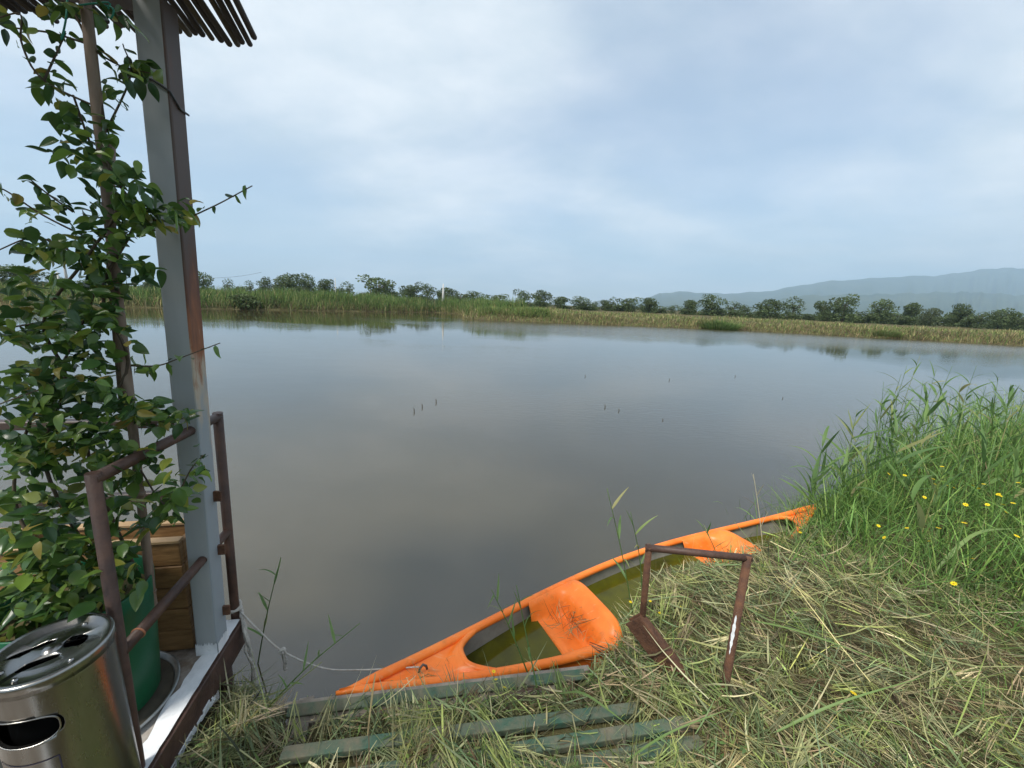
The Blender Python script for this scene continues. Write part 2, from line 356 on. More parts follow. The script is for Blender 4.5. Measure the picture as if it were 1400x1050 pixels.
# --- trees
def crown_mesh(seed, nb, n, flat=1.0, sparse=False, leaf=.055):
    rr = np.random.default_rng(seed); bl = []
    for k in range(nb):
        a = rr.uniform(0, 6.28); q = rr.uniform(.0, .36); h = rr.uniform(.2, .8)
        bl.append((q * math.cos(a), q * math.sin(a), h * flat, rr.uniform(.13, .24) * (.7 if sparse else 1)))
    bl.append((0, 0, .6 * flat, .3)); bl.append((.1, -.05, .3 * flat, .26)); bl.append((-.15, .08, .24 * flat, .22)); bl += [(.26 * math.cos(q), .26 * math.sin(q), .13, .17) for q in (0.4, 1.9, 3.3, 4.9)]
    bl = np.array(bl); wv = bl[:, 3] ** 2; k = rr.choice(len(bl), n, p=wv / wv.sum())
    d = rr.normal(0, 1, (n, 3)); d /= np.linalg.norm(d, axis=1)[:, None]
    p = bl[k, :3] + d * (bl[k, 3] * rr.uniform(.45, 1.05, n) ** .6)[:, None] * [1, 1, .8]
    a = rr.normal(0, 1, (n, 3)); a /= np.linalg.norm(a, axis=1)[:, None]; c = np.cross(a, rr.normal(0, 1, (n, 3))); c /= np.linalg.norm(c, axis=1)[:, None]
    s_ = leaf * rr.uniform(.5, 1.3, n)[:, None]
    v = np.stack([p - a * s_ * .5, p + c * s_ * .35, p + a * s_ * .5, p - c * s_ * .35], 1).reshape(-1, 3)
    f = np.arange(n * 4).reshape(n, 4)
    cc_ = np.repeat(rr.uniform(.7, 1.35, (len(bl), 1))[k] * rr.uniform(.75, 1.25, (n, 1)) * np.array([[.085, .118, .046]]), 4, 0)
    return npmesh('crown', v, f, False, cc_)
m_crown = leaf_mat('tree_foliage', .25, .6, attr='Col', spec=.2)
m_crown2 = leaf_mat('pale_tree_foliage', .3, .6, c=(.10, .125, .06), spec=.2)
m_bark = mat('bark', (.07, .055, .04), (.12, .1, .08), 10, .9)
def trunk_mesh(seed, hgt=.55):
    rr = random.Random(seed); mb = MB(); mb.tube([(0, 0, -.06), (.01, .01, .2), (.02, 0, hgt)], [.04, .03, .015], 7)
    for k in range(4):
        a = rr.uniform(0, 6.28); z0 = rr.uniform(.22, .42); q = rr.uniform(.15, .28)
        mb.tube([(0.01, 0, z0), (q * .5 * math.cos(a), q * .5 * math.sin(a), z0 + .12), (q * math.cos(a), q * math.sin(a), z0 + .3)], [.016, .011, .005], 5)
    return mb.mesh('trunk')
CR = [crown_mesh(s_, nb, n, fl, sp) for s_, nb, n, fl, sp in ((1, 11, 2600, 1, False), (2, 9, 2300, 1, False), (3, 13, 2600, .95, False), (5, 8, 1900, 1, False), (8, 7, 1000, 1.05, True), (13, 10, 2400, .9, False))]
TR = [trunk_mesh(s_) for s_ in range(6)]
for m_ in CR: m_.materials.append(m_crown)
CRP = CR[2].copy(); CRP.materials.clear(); CRP.materials.append(m_crown2)
for m_ in TR: m_.materials.append(m_bark)
trees = [  # photo x, top y, width in pixels, distance, variant
 (20, 357, 95, 74, 0), (76, 374, 26, 80, 1), (118, 380, 40, 82, 3), (160, 384, 40, 84, 1), (205, 382, 34, 84, 2), (240, 380, 30, 84, 0),
 (275, 367, 34, 86, 1), (311, 377, 20, 78, 4), (340, 380, 18, 82, 4), (362, 377, 26, 86, 3), (396, 368, 52, 88, 0), (421, 370, 24, 90, 1), (444, 376, 28, 88, 2), (474, 381, 26, 92, 4),
 (518, 375, 56, 88, 5), (561, 385, 32, 94, 2), (584, 384, 24, 96, 3), (610, 389, 32, 98, 0), (636, 400, 11, 100, 1),
 (653, 396, 30, 98, 1), (683, 401, 34, 104, 5), (717, 394, 24, 100, 3), (740, 392, 27, 98, 0), (767, 402, 28, 102, 2), (797, 403, 27, 100, 1), (814, 410, 13, 104, 3), (828, 407, 18, 104, 2), (839, 402.5, 15, 102, 4), (861, 405, 36, 104, 5), (890, 403, 27, 98, 0),
 (919, 416, 14, 108, 3), (945, 406, 27, 96, 2), (977, 399, 34, 94, 1), (1004, 408, 26, 98, 4), (1019, 414, 22, 96, 3),
 (1055, 404, 44, 92, 0), (1089, 400, 32, 94, 4), (1128, 406, 27, 92, 2), (1160, 400.5, 50, 90, 5), (1207, 406.5, 50, 92, 5), (1252, 408, 36, 94, 2), (1276, 416, 34, 86, 6), (1320, 409, 42, 96, 0), (1347, 423, 32, 86, 3), (1372, 419, 42, 88, 5), (1398, 424, 36, 86, 1), (1435, 420, 50, 88, 0)]
kinds = ['full round crowned dark tree', 'upright bushy dark tree', 'uneven lobed tree', 'compact bushy tree', 'thin feathery see-through tree', 'wide low spreading tree', 'pale grey-green willow-like tree']
ntree = 0
for i, (x, ty, wpx, Y, k) in enumerate(trees):
    topp = D(x, ty, Y); gzv = float(gz(topp[0], topp[1])); h = topp[2] - gzv
    where = 'behind the tall far reed bed' if x < 645 else ('on the flat field beyond the tan grass bank' if x < 915 else 'in front of the blue hills')
    rt_ = root('tree', (topp[0], topp[1], gzv), f'{kinds[k]} standing {where}', 'tree', f'{kinds[k]}s {where}')
    wd = wpx / F * Y * math.hypot(1, topp[0] / Y) ** -1.0
    me_c = CRP if k == 6 else CR[k % 6]
    kk = {0: (1.02, .98), 1: (.95, .98), 2: (1.05, .95), 3: (.98, .95), 4: (.9, 1.0), 5: (1.06, .88), 6: (1.05, .95)}[k]
    rt_.scale = (wd / kk[0] * 1.22, wd / kk[0] * 1.22, h / kk[1]); rt_.rotation_euler.z = i * 2.39
    link('trunk', TR[k % 6], None, rt_); link('crown', me_c, None, rt_); ntree += 1
# undergrowth that joins the trees into belts
SB = [crown_mesh(31 + k, 9, 1300, .8, False, .075) for k in range(3)]
for m_ in SB: m_.materials.append(m_crown)
belts = [(-20, 130, 384, 84, 'behind the tall far reed bed'), (150, 260, 388, 86, 'behind the tall far reed bed'), (330, 480, 389, 88, 'behind the tall far reed bed'), (500, 640, 397, 95, 'behind the tall far reed bed'), (645, 905, 411.5, 103, 'on the flat field beyond the tan grass bank'), (935, 1035, 420, 97, 'in front of the blue hills'), (1040, 1440, 423, 93, 'in front of the blue hills')]
for x0, x1, y0, Y0, where in belts:
    x = x0
    while x < x1:
        Yb = Y0 + rng.uniform(-3, 6); wp_ = rng.uniform(12, 30); tp_ = D(x, y0 + (x - x0) * .012 + rng.normal(0, 2.6), Yb); g_ = float(gz(tp_[0], tp_[1])); h_ = max(1.2, tp_[2] - g_)
        r_ = root('bush', (tp_[0], tp_[1], g_ - .1), f'low rounded bush between the trees {where}', 'bush', f'bushes between the trees {where}'); wd = wp_ / F * Yb * 1.25
        r_.scale = (wd, wd, h_ * 1.15); r_.rotation_euler.z = x; link('stem', TR[int(rng.integers(6))], None, r_); link('foliage', SB[int(rng.integers(3))], None, r_); x += wp_ * rng.uniform(.6, 1.15)
# shrubs at the foot of the reed bed
SH = crown_mesh(21, 10, 1500, .75, False, .08); SH.materials.append(m_crown)
for x, y, Y, wd, h, lab in ((335, 416, 43, 4.2, 1.9, 'dark green bush hanging over the water in front of the reed bed'), (372, 417, 45.5, 3.4, 1.6, 'smaller dark bush at the water beside the overhanging bush'),
                           (410, 416, 48, 3.0, 1.5, 'low dark bush at the reed bed where the reeds turn tan')):
    c = D(x, y, Y); r_ = root('shrub', (c[0], c[1], .1), lab, 'bush'); r_.scale = (wd, wd, h * 1.15); r_.rotation_euler.z = x
    link('stem', TR[2], None, r_); link('foliage', SH, None, r_)

# --- poles and the wire
m_conc = mat('pale_concrete', (.55, .54, .5), (.42, .41, .38), 3, .8)
m_wire = mat('dark_wire', (.05, .05, .055), rough=.5)
def pole(px, ty, Y, r0, r1, label, name='utility_pole', arm=False):
    top = D(px, ty, Y); z0 = float(gz(top[0], top[1])); base = (top[0], top[1], z0)
    o = root(name, base, label, 'pole'); part('shaft', MB().tube([(top[0], top[1], z0 - .3), top], [r0, r1], 10), m_conc, o, base)
    if arm:
        ax = np.array([.8, .6, 0]); part('crossarm', MB().box(top - np.array([0, 0, .3]), ax, (-.6, .8, 0), (0, 0, 1), .8, .06, .06, .01), m_conc, o, base)
        for s_ in (-.7, 0, .7):
            q = top + ax * s_; part('insulator', MB().tube([q - [0, 0, .22], q - [0, 0, .14], q - [0, 0, .02]], [.05, .07, .03], 8), m_conc, o, base)
    return top
tA = pole(83, 338, 62, .2, .13, 'tall pale utility pole seen through the vine leaves', arm=True)
pole(78, 372, 60, .14, .1, 'short pale post beside the tall utility pole', name='concrete_post')
pole(606, 388, 64, .3, .07, 'white tapering pole rising from the reeds before a dark tree', name='white_pole')
pole(458, 380, 66, .07, .05, 'thin grey pole among the reeds between two trees', name='thin_pole')
q = D(332, 377, 84)
wb = root('power_line', tA, 'thin power line sagging from the tall pole over the trees', 'wire')
part('cable', MB().tube([tA + (q - tA) * t_ + np.array([0, 0, -2.0 * 4 * t_ * (1 - t_)]) for t_ in np.linspace(0, 1.15, 15)], .022, 5), m_wire, wb, tA)

# --- sticks in the pond
m_stick = mat('wet_stick', (.05, .045, .035), (.09, .08, .06), 20, .7)
for x, y, h in ((566, 563, .075), (577, 557, .07), (596, 550, .07), (827, 557, .06), (846, 562, .05), (906, 575, .035), (800, 515, .06), (915, 520, .06), (1005, 515, .06), (1070, 545, .04)):
    c = P(x, y, 0); o = root('stick', c, 'short dark stick poking up out of the open pond', 'stick', 'sticks in the pond')
    part('shaft', MB().tube([c - [0, 0, .2], c + [.004, 0, h * .5], c + [-.006, .004, h]], [.010, .009, .006], 6), m_stick, o, c)

# ------------------------------------------------------------------ deck at the left: platform, railings, post, roof
ZD = .5
e1 = nrm((.19, -.98, 0)); e2 = nrm((-.98, -.19, 0)); ez = np.array([0, 0, 1.])   # e1 towards the viewer along the right edge, e2 along the rear edge
C0 = P(326, 848, ZD)                                                             # rear right corner of the deck
def dk(a, b, z=0.): return C0 + e2 * a + e1 * b + np.array([0, 0, z])            # a: metres inwards from the right edge, b: metres from the rear edge
m_slab = mat('worn_deck_floor', (.16, .12, .085), (.42, .40, .37), 6, .8, bump=.5, bscale=40, lo=.42, hi=.7)
m_white = mat('chipped_white_paint', (.62, .64, .66), (.78, .79, .8), 14, .55, bump=.25, bscale=60)
m_brown = mat('brown_painted_steel', (.045, .024, .018), (.095, .05, .034), 11, .5, bump=.2, bscale=90, rough2=.62)
m_rustb = mat('rusty_brown_steel', (.06, .027, .016), (.135, .062, .032), 18, .7, bump=.5, bscale=110, rough2=.9)
base = dk(.1, .4); dko = root('deck_platform', base, 'raised deck with worn floor, chipped white painted rim and brown steel edge beam', 'deck')
part('floor_slab', MB().box(dk(1.6, 1.05, -.04), e2, e1, ez, 1.6, 1.05, .04, .004), m_slab, dko, base)
mb = MB(); n = 60                                     # white rim with a ragged inner and outer brush line
rr_ = random.Random(4); inn = [.062 + .012 * math.sin(i * .7) + rr_.uniform(-.012, .014) for i in range(n)]; out = [-.004 - abs(rr_.gauss(0, .002)) for i in range(n)]
pts = [dk(q_, 2.1 * i / (n - 1), .004) for i in range(n) for q_ in (out[i], inn[i])]
mb.grid(pts, n, 2, False)
part('painted_rim', mb, m_white, dko, base)
mb = MB(); pts = [dk(1.0 * i / 29, q_, .0045) for i in range(30) for q_ in (-.003, .035 + rr_.uniform(-.01, .015))]; mb.grid(pts, 30, 2, False)
part('painted_rim', mb, m_white, dko, base)
part('edge_beam', MB().box(dk(.004, 1.05, -.068), e2, e1, ez, .02, 1.062, .062, .003), m_brown, dko, base)
part('edge_beam', MB().box(dk(1.62, .006, -.068), e2, e1, ez, 1.59, .02, .06, .003), m_brown, dko, base)
# drips of white paint and mud along the beam's lower edge
mb = MB()
for i in range(90):
    b_ = rr_.uniform(.25, 1.2); l_ = rr_.uniform(.004, .022); mb.box(dk(-.0185, b_, -.118 + rr_.uniform(-.012, .012)), e1, ez, -e2, l_, rr_.uniform(.002, .008), .0015)
tag(part('paint_drips', mb, m_white, dko, base), kind='stuff')
for a, b_ in ((.05, .06), (1.6, .06), (3.0, .06), (.05, 1.3), (3.0, 1.3)):
    p_ = dk(a, b_, -.08); part('leg', MB().tube([p_, p_ - [0, 0, .9]], .03, 12), m_brown, dko, base)

# --- brown pipe railing on the right edge
def rail_z(px, py, xy):
    best = min(np.arange(.4, 2.2, .004), key=lambda z_: math.hypot(*(np.array(PX((xy[0], xy[1], z_))) - (px, py)))); return float(best)
A_b = P(190, 1052, ZD); B_b = P(322, 842, ZD)
A_t = P(128, 655, 1.485); B_t = P(298, 570, 1.485)
A_t = A_b + (A_t - A_b) * 1.0; rr0 = .0205
ro = root('pipe_railing', A_b, 'brown pipe railing on the deck edge beside the steel bin', 'railing')
part('post', MB().tube([A_b - [0, 0, .12], A_b, A_t + [0, 0, .018]], rr0 * .78, 14), m_brown, ro, A_b)
part('post', MB().tube([B_b - [0, 0, .12], B_b, B_t + [0, 0, .018]], rr0 * .9, 14), m_brown, ro, A_b)
part('top_rail', MB().tube([A_t - (B_t - A_t) * .012, (A_t + B_t) / 2, B_t + (B_t - A_t) * .012], rr0 * .84, 14), m_brown, ro, A_b)
q0 = A_b + (A_t - A_b) * .44; q1 = B_b + (B_t - B_b) * .46
part('middle_rail', MB().tube([q0, (q0 + q1) / 2, q1], rr0 * .82, 14), m_brown, ro, A_b)
part('weld', MB().tube([q0 + (q1 - q0) * .11, q0 + (q1 - q0) * .118], rr0 * .95, 14), mat('bare_copper_rust', (.35, .14, .07), rough=.6), ro, A_b)
# --- railing along the rear edge
r0_ = B_b + e2 * .03; ra, rb_ = r0_ + e2 * 2.2, B_t
ro2 = root('rear_railing', ra, 'dark flat bar railing behind the vine over the water', 'railing')
m_dark = mat('dark_brown_steel', (.05, .035, .03), (.085, .06, .05), 12, .5)
tL, tR_ = P(-60, 582, 1.485), P(232, 578, 1.47)
part('top_rail', MB().box((tL + tR_) / 2, nrm(tR_ - tL), nrm(np.cross(ez, tR_ - tL)), ez, np.linalg.norm(tR_ - tL) / 2 + .06, .02, .016, .003), m_dark, ro2, ra)
mL, mR = P(-60, 694, 1.11), P(240, 676, 1.11)
part('middle_rail', MB().box((mL + mR) / 2, nrm(mR - mL), nrm(np.cross(ez, mR - mL)), ez, np.linalg.norm(mR - mL) / 2 + .04, .015, .02, .003), m_dark, ro2, ra)
part('post', MB().tube([np.array([tL[0], tL[1], ZD]), tL], .022, 10), m_dark, ro2, ra)

# --- grey steel post with rust and a white foot
PB = P(291, 884, ZD); PT_ = P(212, 2, 2.86); 
pdir = nrm(PT_ - PB); PBq = PB + e2 * .0
def post_mat():
    m = bpy.data.materials.new('grey_post_paint_with_rust'); m.use_nodes = True; t = m.node_tree; b = t.nodes['Principled BSDF']; b.inputs['Roughness'].default_value = .45
    o = t.nodes.new('ShaderNodeTexCoord'); mp_ = t.nodes.new('ShaderNodeMapping'); mp_.inputs['Scale'].default_value = (14, 14, 1.6); t.links.new(o.outputs['Object'], mp_.inputs[0])
    n1 = t.nodes.new('ShaderNodeTexNoise'); n1.inputs['Scale'].default_value = 1.0; n1.inputs['Detail'].default_value = 6; t.links.new(mp_.outputs[0], n1.inputs[0])
    r1 = t.nodes.new('ShaderNodeValToRGB'); r1.color_ramp.elements[0].position = .3; r1.color_ramp.elements[1].position = .75
    r1.color_ramp.elements[0].color = (.31, .33, .345, 1); r1.color_ramp.elements[1].color = (.40, .42, .43, 1); t.links.new(n1.outputs[0], r1.inputs[0])
    t.links.new(r1.outputs[0], b.inputs['Base Color'])
    bp = t.nodes.new('ShaderNodeBump'); bp.inputs['Strength'].default_value = .08; t.links.new(n1.outputs[0], bp.inputs['Height']); t.links.new(bp.outputs[0], b.inputs['Normal'])
    return m
def side_mat():
    """right face: brown primer high up, pale paint lower down, rust creeping along the edges"""
    m = bpy.data.materials.new('peeling_post_side'); m.use_nodes = True; t = m.node_tree; b = t.nodes['Principled BSDF']; b.inputs['Roughness'].default_value = .6
    o = t.nodes.new('ShaderNodeTexCoord'); sp = t.nodes.new('ShaderNodeSeparateXYZ'); t.links.new(o.outputs['Object'], sp.inputs[0])
    mp_ = t.nodes.new('ShaderNodeMapping'); mp_.inputs['Scale'].default_value = (9, 9, 2.2); t.links.new(o.outputs['Object'], mp_.inputs[0])
    n1 = t.nodes.new('ShaderNodeTexNoise'); n1.inputs['Scale'].default_value = 1.5; n1.inputs['Detail'].default_value = 7; n1.inputs['Roughness'].default_value = .6; t.links.new(mp_.outputs[0], n1.inputs[0])
    a = t.nodes.new('ShaderNodeMath'); a.operation = 'MULTIPLY_ADD'; a.inputs[1].default_value = .5; t.links.new(n1.outputs[0], a.inputs[0])
    z_ = t.nodes.new('ShaderNodeMapRange'); z_.inputs[1].default_value = .5; z_.inputs[2].default_value = 1.95; z_.inputs[3].default_value = -.05; z_.inputs[4].default_value = .42
    t.links.new(sp.outputs[2], z_.inputs[0]); t.links.new(z_.outputs[0], a.inputs[2])
    r1 = t.nodes.new('ShaderNodeValToRGB'); E_ = r1.color_ramp.elements
    E_[0].position = .36; E_[0].color = (.29, .325, .35, 1); E_[1].position = .62; E_[1].color = (.088, .060, .050, 1)
    e = E_.new(.41); e.color = (.44, .38, .30, 1); e = E_.new(.46); e.color = (.26, .10, .045, 1); e = E_.new(.54); e.color = (.12, .05, .032, 1)
    t.links.new(a.outputs[0], r1.inputs[0]); t.links.new(r1.outputs[0], b.inputs['Base Color'])
    bp = t.nodes.new('ShaderNodeBump'); bp.inputs['Strength'].default_value = .25; t.links.new(n1.outputs[0], bp.inputs['Height']); t.links.new(bp.outputs[0], b.inputs['Normal'])
    return m
HP = .040
po = root('steel_post', PB, 'square grey steel post with rusty peeling side carrying the cane roof', 'post')
L_ = np.linalg.norm(PT_ - PB); x_ = nrm(-e2 - pdir * (-e2 @ pdir)); y_ = nrm(np.cross(pdir, x_))
mb = MB()
prof_ = [(HP, HP), (-HP, HP), (-HP, -HP), (HP, -HP)]; NZ = 24; bevq = .006
ring = []
for sx_, sy_ in ((1, -1), (1, 1), (-1, 1), (-1, -1)):
    cx_, cy_ = sx_ * (HP - bevq), sy_ * (HP - bevq)
    a0 = math.atan2(sy_, sx_)
    for dq in (-.785, 0, .785): ring.append((cx_ + bevq * math.cos(a0 + dq), cy_ + bevq * math.sin(a0 + dq)))
for k in range(NZ + 1):
    for rx_, ry_ in ring: mb.v.append(tuple(PB + pdir * (L_ * k / NZ) + x_ * rx_ + y_ * ry_))
nr_ = len(ring)
for k in range(NZ):
    for j in range(nr_):
        mid = (np.array(ring[j]) + np.array(ring[(j + 1) % nr_])) / 2
        mb.f.append([k * nr_ + j, k * nr_ + (j + 1) % nr_, (k + 1) * nr_ + (j + 1) % nr_, (k + 1) * nr_ + j]); mb.sm.append(False); mb.mi.append(1 if mid[0] > HP * .9 else 0)
part('post_tube', mb, [post_mat(), side_mat()], po, PB)
# white brushed foot, a hair proud of the tube
mb = MB(); k_ = 40; pts = []
fr = [PB + x_ * q_ - y_ * 0 for q_ in (0,)]
for face, (u0, u1) in (('f', (-1, 1)), ('r', (-1, 1))):
    g_ = []
    for i in range(k_):
        s_ = -HP + 2 * HP * i / (k_ - 1); hh = .052 + rr_.uniform(-.006, .012)
        c_ = PB + (x_ * s_ - y_ * (HP + .0025) if face == 'f' else x_ * (HP + .0025) + y_ * s_)
        g_ += [c_, c_ + pdir * hh]
    mb.grid(g_, k_, 2, False)
part('white_foot', mb, m_white, po, PB)
for py_ in (672, 750, 825):
    z_ = {672: 1.19, 750: .95, 825: .66}[py_]; s_ = (z_ - ZD) / pdir[2]; c_ = PB + pdir * s_ + x_ * (HP + .012) + y_ * .02
    part('hinge_lug', MB().box(c_, x_, y_, pdir, .014, .006, .022, .002), m_rustb, po, PB)
s_ = (2.6 - ZD) / pdir[2]; c_ = PB + pdir * s_
loop = [c_ + x_ * (HP + .004) * a_ + y_ * (HP + .004) * b_ + pdir * h_ for a_, b_, h_ in ((-1, -1, .03), (0, -1, .025), (1, -1, .0), (1, 0, -.03), (1, 1, -.03), (0, 1, 0), (-1, 1, .02), (-1, 0, .03), (-1, -1, .03))]
part('wire_tie', MB().tube(loop, .0035, 6), m_wire, po, PB)

# --- roof of canes
ZR = 2.9
eA, eB = P(-40, 7, ZR), P(352, 61, ZR); ed = nrm(eB - eA); cdir = nrm(P(318, 0, ZR) - P(350, 61, ZR))
m_cane = leaf_mat('weathered_cane', 0.0, .8, c=(.06, .048, .042), var=.45, spec=.2)
cro = root('cane_roof', (eA + eB) / 2, 'roof of grey-brown canes laid side by side above the post', 'roof')
cb_ = np.array((eA + eB) / 2); W_ = np.linalg.norm(eB - eA) + .55
nc_ = int(W_ / .0245); CM = []
for k in range(5):
    rr2 = random.Random(40 + k); mb = MB(); pts = [(.002 * rr2.uniform(-1, 1), i * .3 - .0, .003 * rr2.uniform(-1, 1)) for i in range(7)]
    mb.tube(pts, [.0105 * rr2.uniform(.85, 1.1) for _ in pts], 9); me = mb.mesh('cane'); me.materials.append(m_cane); CM.append(me)
ang_c = math.atan2(cdir[1], cdir[0]) - math.pi / 2
for i in range(nc_):
    p_ = eB - ed * (W_ * i / (nc_ - 1)) + cdir * rr_.uniform(-.02, .025) * (2 if i % 7 == 0 else 1) + np.array([0, 0, rr_.uniform(-.004, .006)])
    o = link('cane', CM[i % 5], None, cro, p_ - cb_); o.rotation_euler = (0, 0, ang_c + rr_.uniform(-.02, .02))
for k, off in enumerate((.35, 1.1, 1.7)):
    a_ = eB + cdir * off + ed * .03 + np.array([0, 0, .028]); b_ = a_ - ed * (W_ + .05); part('batten', MB().tube([a_, b_], .016, 8), m_dark, cro, cb_)
bt = PT_ + pdir * .0; part('bearer', MB().box(bt - ed * .93 + np.array([0, 0, .005]), ed, nrm(np.cross(ez, ed)), ez, .95, .03, .025, .004), m_dark, cro, cb_)

# --- green pot on its tray
pc = np.array([-1.43, 1.10, ZD]); m_pot = mat('green_plastic', (.005, .085, .034), (.007, .10, .042), 3, .38)
pot = root('plant_pot', pc, 'large dark green plastic pot holding the climbing vine', 'pot')
part('pot_wall', MB().lathe([(.0, .03), (.165, .03), (.17, .035), (.196, .45), (.206, .452), (.207, .478), (.197, .48), (.186, .478), (.184, .44)], (pc[0], pc[1], ZD), 56).__class__() if False else MB().lathe([(.001, ZD + .03), (.165, ZD + .03), (.17, ZD + .035), (.2, ZD + .49), (.197, ZD + .495), (.193, ZD + .49), (.19, ZD + .42)], pc, 56), m_pot, pot, pc)
part('potting_soil', MB().lathe([(.001, ZD + .43), (.1, ZD + .435), (.1905, ZD + .42)], pc, 40), m_ground, pot, pc)
m_tray = mat('galvanised_tray', (.22, .24, .24), (.35, .36, .36), 20, .35, metal=.6)
tr_ = root('pot_tray', pc + [0, 0, .004], 'shallow round metal tray under the green pot', 'tray')
part('tray_floor', MB().lathe([(.001, ZD + .012), (.205, ZD + .012)], pc, 56), mat('muddy_tray_floor', (.05, .045, .035), (.10, .085, .06), 12, .6), tr_, pc + [0, 0, .004])
part('tray_rim', MB().lathe([(.205, ZD + .006), (.217, ZD + .026), (.222, ZD + .028), (.226, ZD + .024), (.214, ZD + .004), (.205, ZD + .0035)], pc, 64), m_tray, tr_, pc + [0, 0, .004])

# --- wooden planter of boards behind the pot
fl = P(262, 889, ZD); wdir = e2; m_board = mat('oiled_planter_board', (.16, .085, .032), (.30, .17, .07), 7, .55, bump=.3, bscale=30, stretch=(1.2, 1.2, 7))
bpz = ZD + .004; plb = fl + e2 * .5; plo = root('wooden_planter', plb, 'brown wooden planter of stacked horizontal boards behind the green pot', 'planter')
for k in range(5):
    h_ = .098; z_ = bpz + .05 + k * .1005
    part('board', MB().box(fl + e2 * .55 - e1 * .012 + e1 * rr_.uniform(-.002, .002) + [0, 0, z_ - ZD], e2, e1, ez, .56, .011, h_ / 2 - .001, .003), m_board, plo, plb)
    part('board', MB().box(fl + e2 * .55 - e1 * .15 + [0, 0, z_ - ZD], e2, e1, ez, .56, .011, h_ / 2 - .001, .003), m_board, plo, plb)
    part('board', MB().box(fl + e2 * .0 - e1 * .081 + [0, 0, z_ - ZD], e1, e2, ez, .0565, .0105, h_ / 2 - .001, .003), m_board, plo, plb)
m_cap = mat('pale_cap_board', (.32, .2, .1), (.44, .3, .16), 6, .6, stretch=(1, 1, 4))
for q_, h_ in ((-.012, .0), (-.15, .0)): part('cap_board', MB().box(fl + e2 * .55 + e1 * q_ + [0, 0, .0045 + 5 * .1005 + .008], e2, e1, ez, .565, .017, .0065, .002), m_cap, plo, plb)

# --- stake and broken stub in the pot
m_stake = mat('brown_stake_bark', (.15, .105, .08), (.27, .205, .16), 14, .75, bump=.35, bscale=50, stretch=(1, 1, .25))
sk0, sk1 = D(206, 800, 1.2), D(116, -6, 1.2)
skm = D(163, 420, 1.195)
so = root('wooden_stake', sk0, 'tall thin wooden stake rising from the green pot through the vine', 'stake')
def spl(pts, n=24):
    pts = np.array(pts, float); k = np.linspace(0, 1, len(pts)); s_ = np.linspace(0, 1, n); out_ = np.zeros((n, 3))
    P0 = np.vstack([2 * pts[0] - pts[1], pts, 2 * pts[-1] - pts[-2]])
    for i, s in enumerate(s_):
        q = min(int(s * (len(pts) - 1)), len(pts) - 2); t = s * (len(pts) - 1) - q; a, b, c, d = P0[q:q + 4]
        out_[i] = .5 * (2 * b + (c - a) * t + (2 * a - 5 * b + 4 * c - d) * t * t + (3 * b - a - 3 * c + d) * t ** 3)
    return out_
pts = spl([sk0 - [0, 0, .1], sk0, skm, sk1], 20)
part('stake_shaft', MB().tube(pts, [.0125 + .001 * math.sin(i * 1.9) for i in range(20)], 12), m_stake, so, sk0)
for i in (6, 9, 13): part('knot', MB().tube([pts[i] - (pts[i + 1] - pts[i]) * .06, pts[i], pts[i] + (pts[i + 1] - pts[i]) * .06], [.0125, .0152, .0125], 12), m_stake, so, sk0)
st0, st1 = D(141, 300, 1.22), D(153, 186, 1.22)
so2 = root('broken_stake', D(168, 560, 1.24), 'thin broken stake ending in a flat stub among the vine leaves', 'stake')
part('stake_shaft', MB().tube([D(168, 560, 1.24), st0 * .5 + D(160, 430, 1.24) * .5, st1], [.009, .009, .0085], 8), m_stake, so2, D(168, 560, 1.24))

# --- climbing vine
def leaf_mesh(seed, ln=1.0, wd=.62, fold=.18, curl=.15):
    rr2 = random.Random(seed); n = 8; vs = []; fs = []
    for i in range(n + 1):
        t = i / n; hw = wd * .5 * (math.sin(math.pi * min(1, t ** .72)) ** .8) * (1 - .15 * t); hw = max(hw, .012 if 0 < i < n else .003)
        z = -curl * t * t + .05 * math.sin(t * 5 + seed); x = t * ln
        vs += [(x, -hw, z + fold * hw * 1.4 + .012 * math.sin(9 * t + seed)), (x, -hw * .5, z + fold * hw * .55), (x, 0, z), (x, hw * .5, z + fold * hw * .55), (x, hw, z + fold * hw * 1.4 + .012 * math.cos(8 * t))]
    for i in range(n):
        for j in range(4): a = i * 5 + j; fs.append([a, a + 5, a + 6, a + 1])
    return MB().add(vs, fs, True)
m_vine = leaf_mat('vine_leaf', .28, .32, hue=[(.03, .075, .018), (.07, .14, .026), (.042, .10, .025), (.11, .19, .03), (.17, .26, .04), (.036, .085, .022), (.27, .27, .04)], spec=.5)
m_vstem = mat('vine_stem', (.06, .045, .03), (.1, .075, .05), 30, .8)
LM = []
for k in range(6):
    me = leaf_mesh(k, wd=(.5, .58, .64, .55, .68, .6)[k], fold=(.2, .35, .1, .25, .15, .4)[k], curl=(.1, .25, .18, .3, .05, .2)[k]).mesh('leaf'); me.materials.append(m_vine); LM.append(me)
vb = pc + [.1, .05, .44]
vo = root('climbing_vine', vb, 'glossy green climbing vine winding up the stake and spilling over the railing', 'vine')
mains = [[(196, 800, 1.19), (150, 700, 1.2), (120, 600, 1.15), (175, 500, 1.19), (140, 400, 1.17), (185, 300, 1.2), (150, 230, 1.17), (140, 150, 1.2), (120, 60, 1.2), (95, 5, 1.2)],
         [(170, 820, 1.15), (100, 720, 1.1), (60, 620, 1.12), (90, 520, 1.15), (60, 440, 1.15), (120, 350, 1.15), (160, 280, 1.18), (125, 200, 1.2), (100, 130, 1.2)],
         [(140, 830, 1.1), (60, 760, 1.08), (20, 680, 1.1), (40, 580, 1.12), (100, 470, 1.16), (130, 400, 1.17)]]
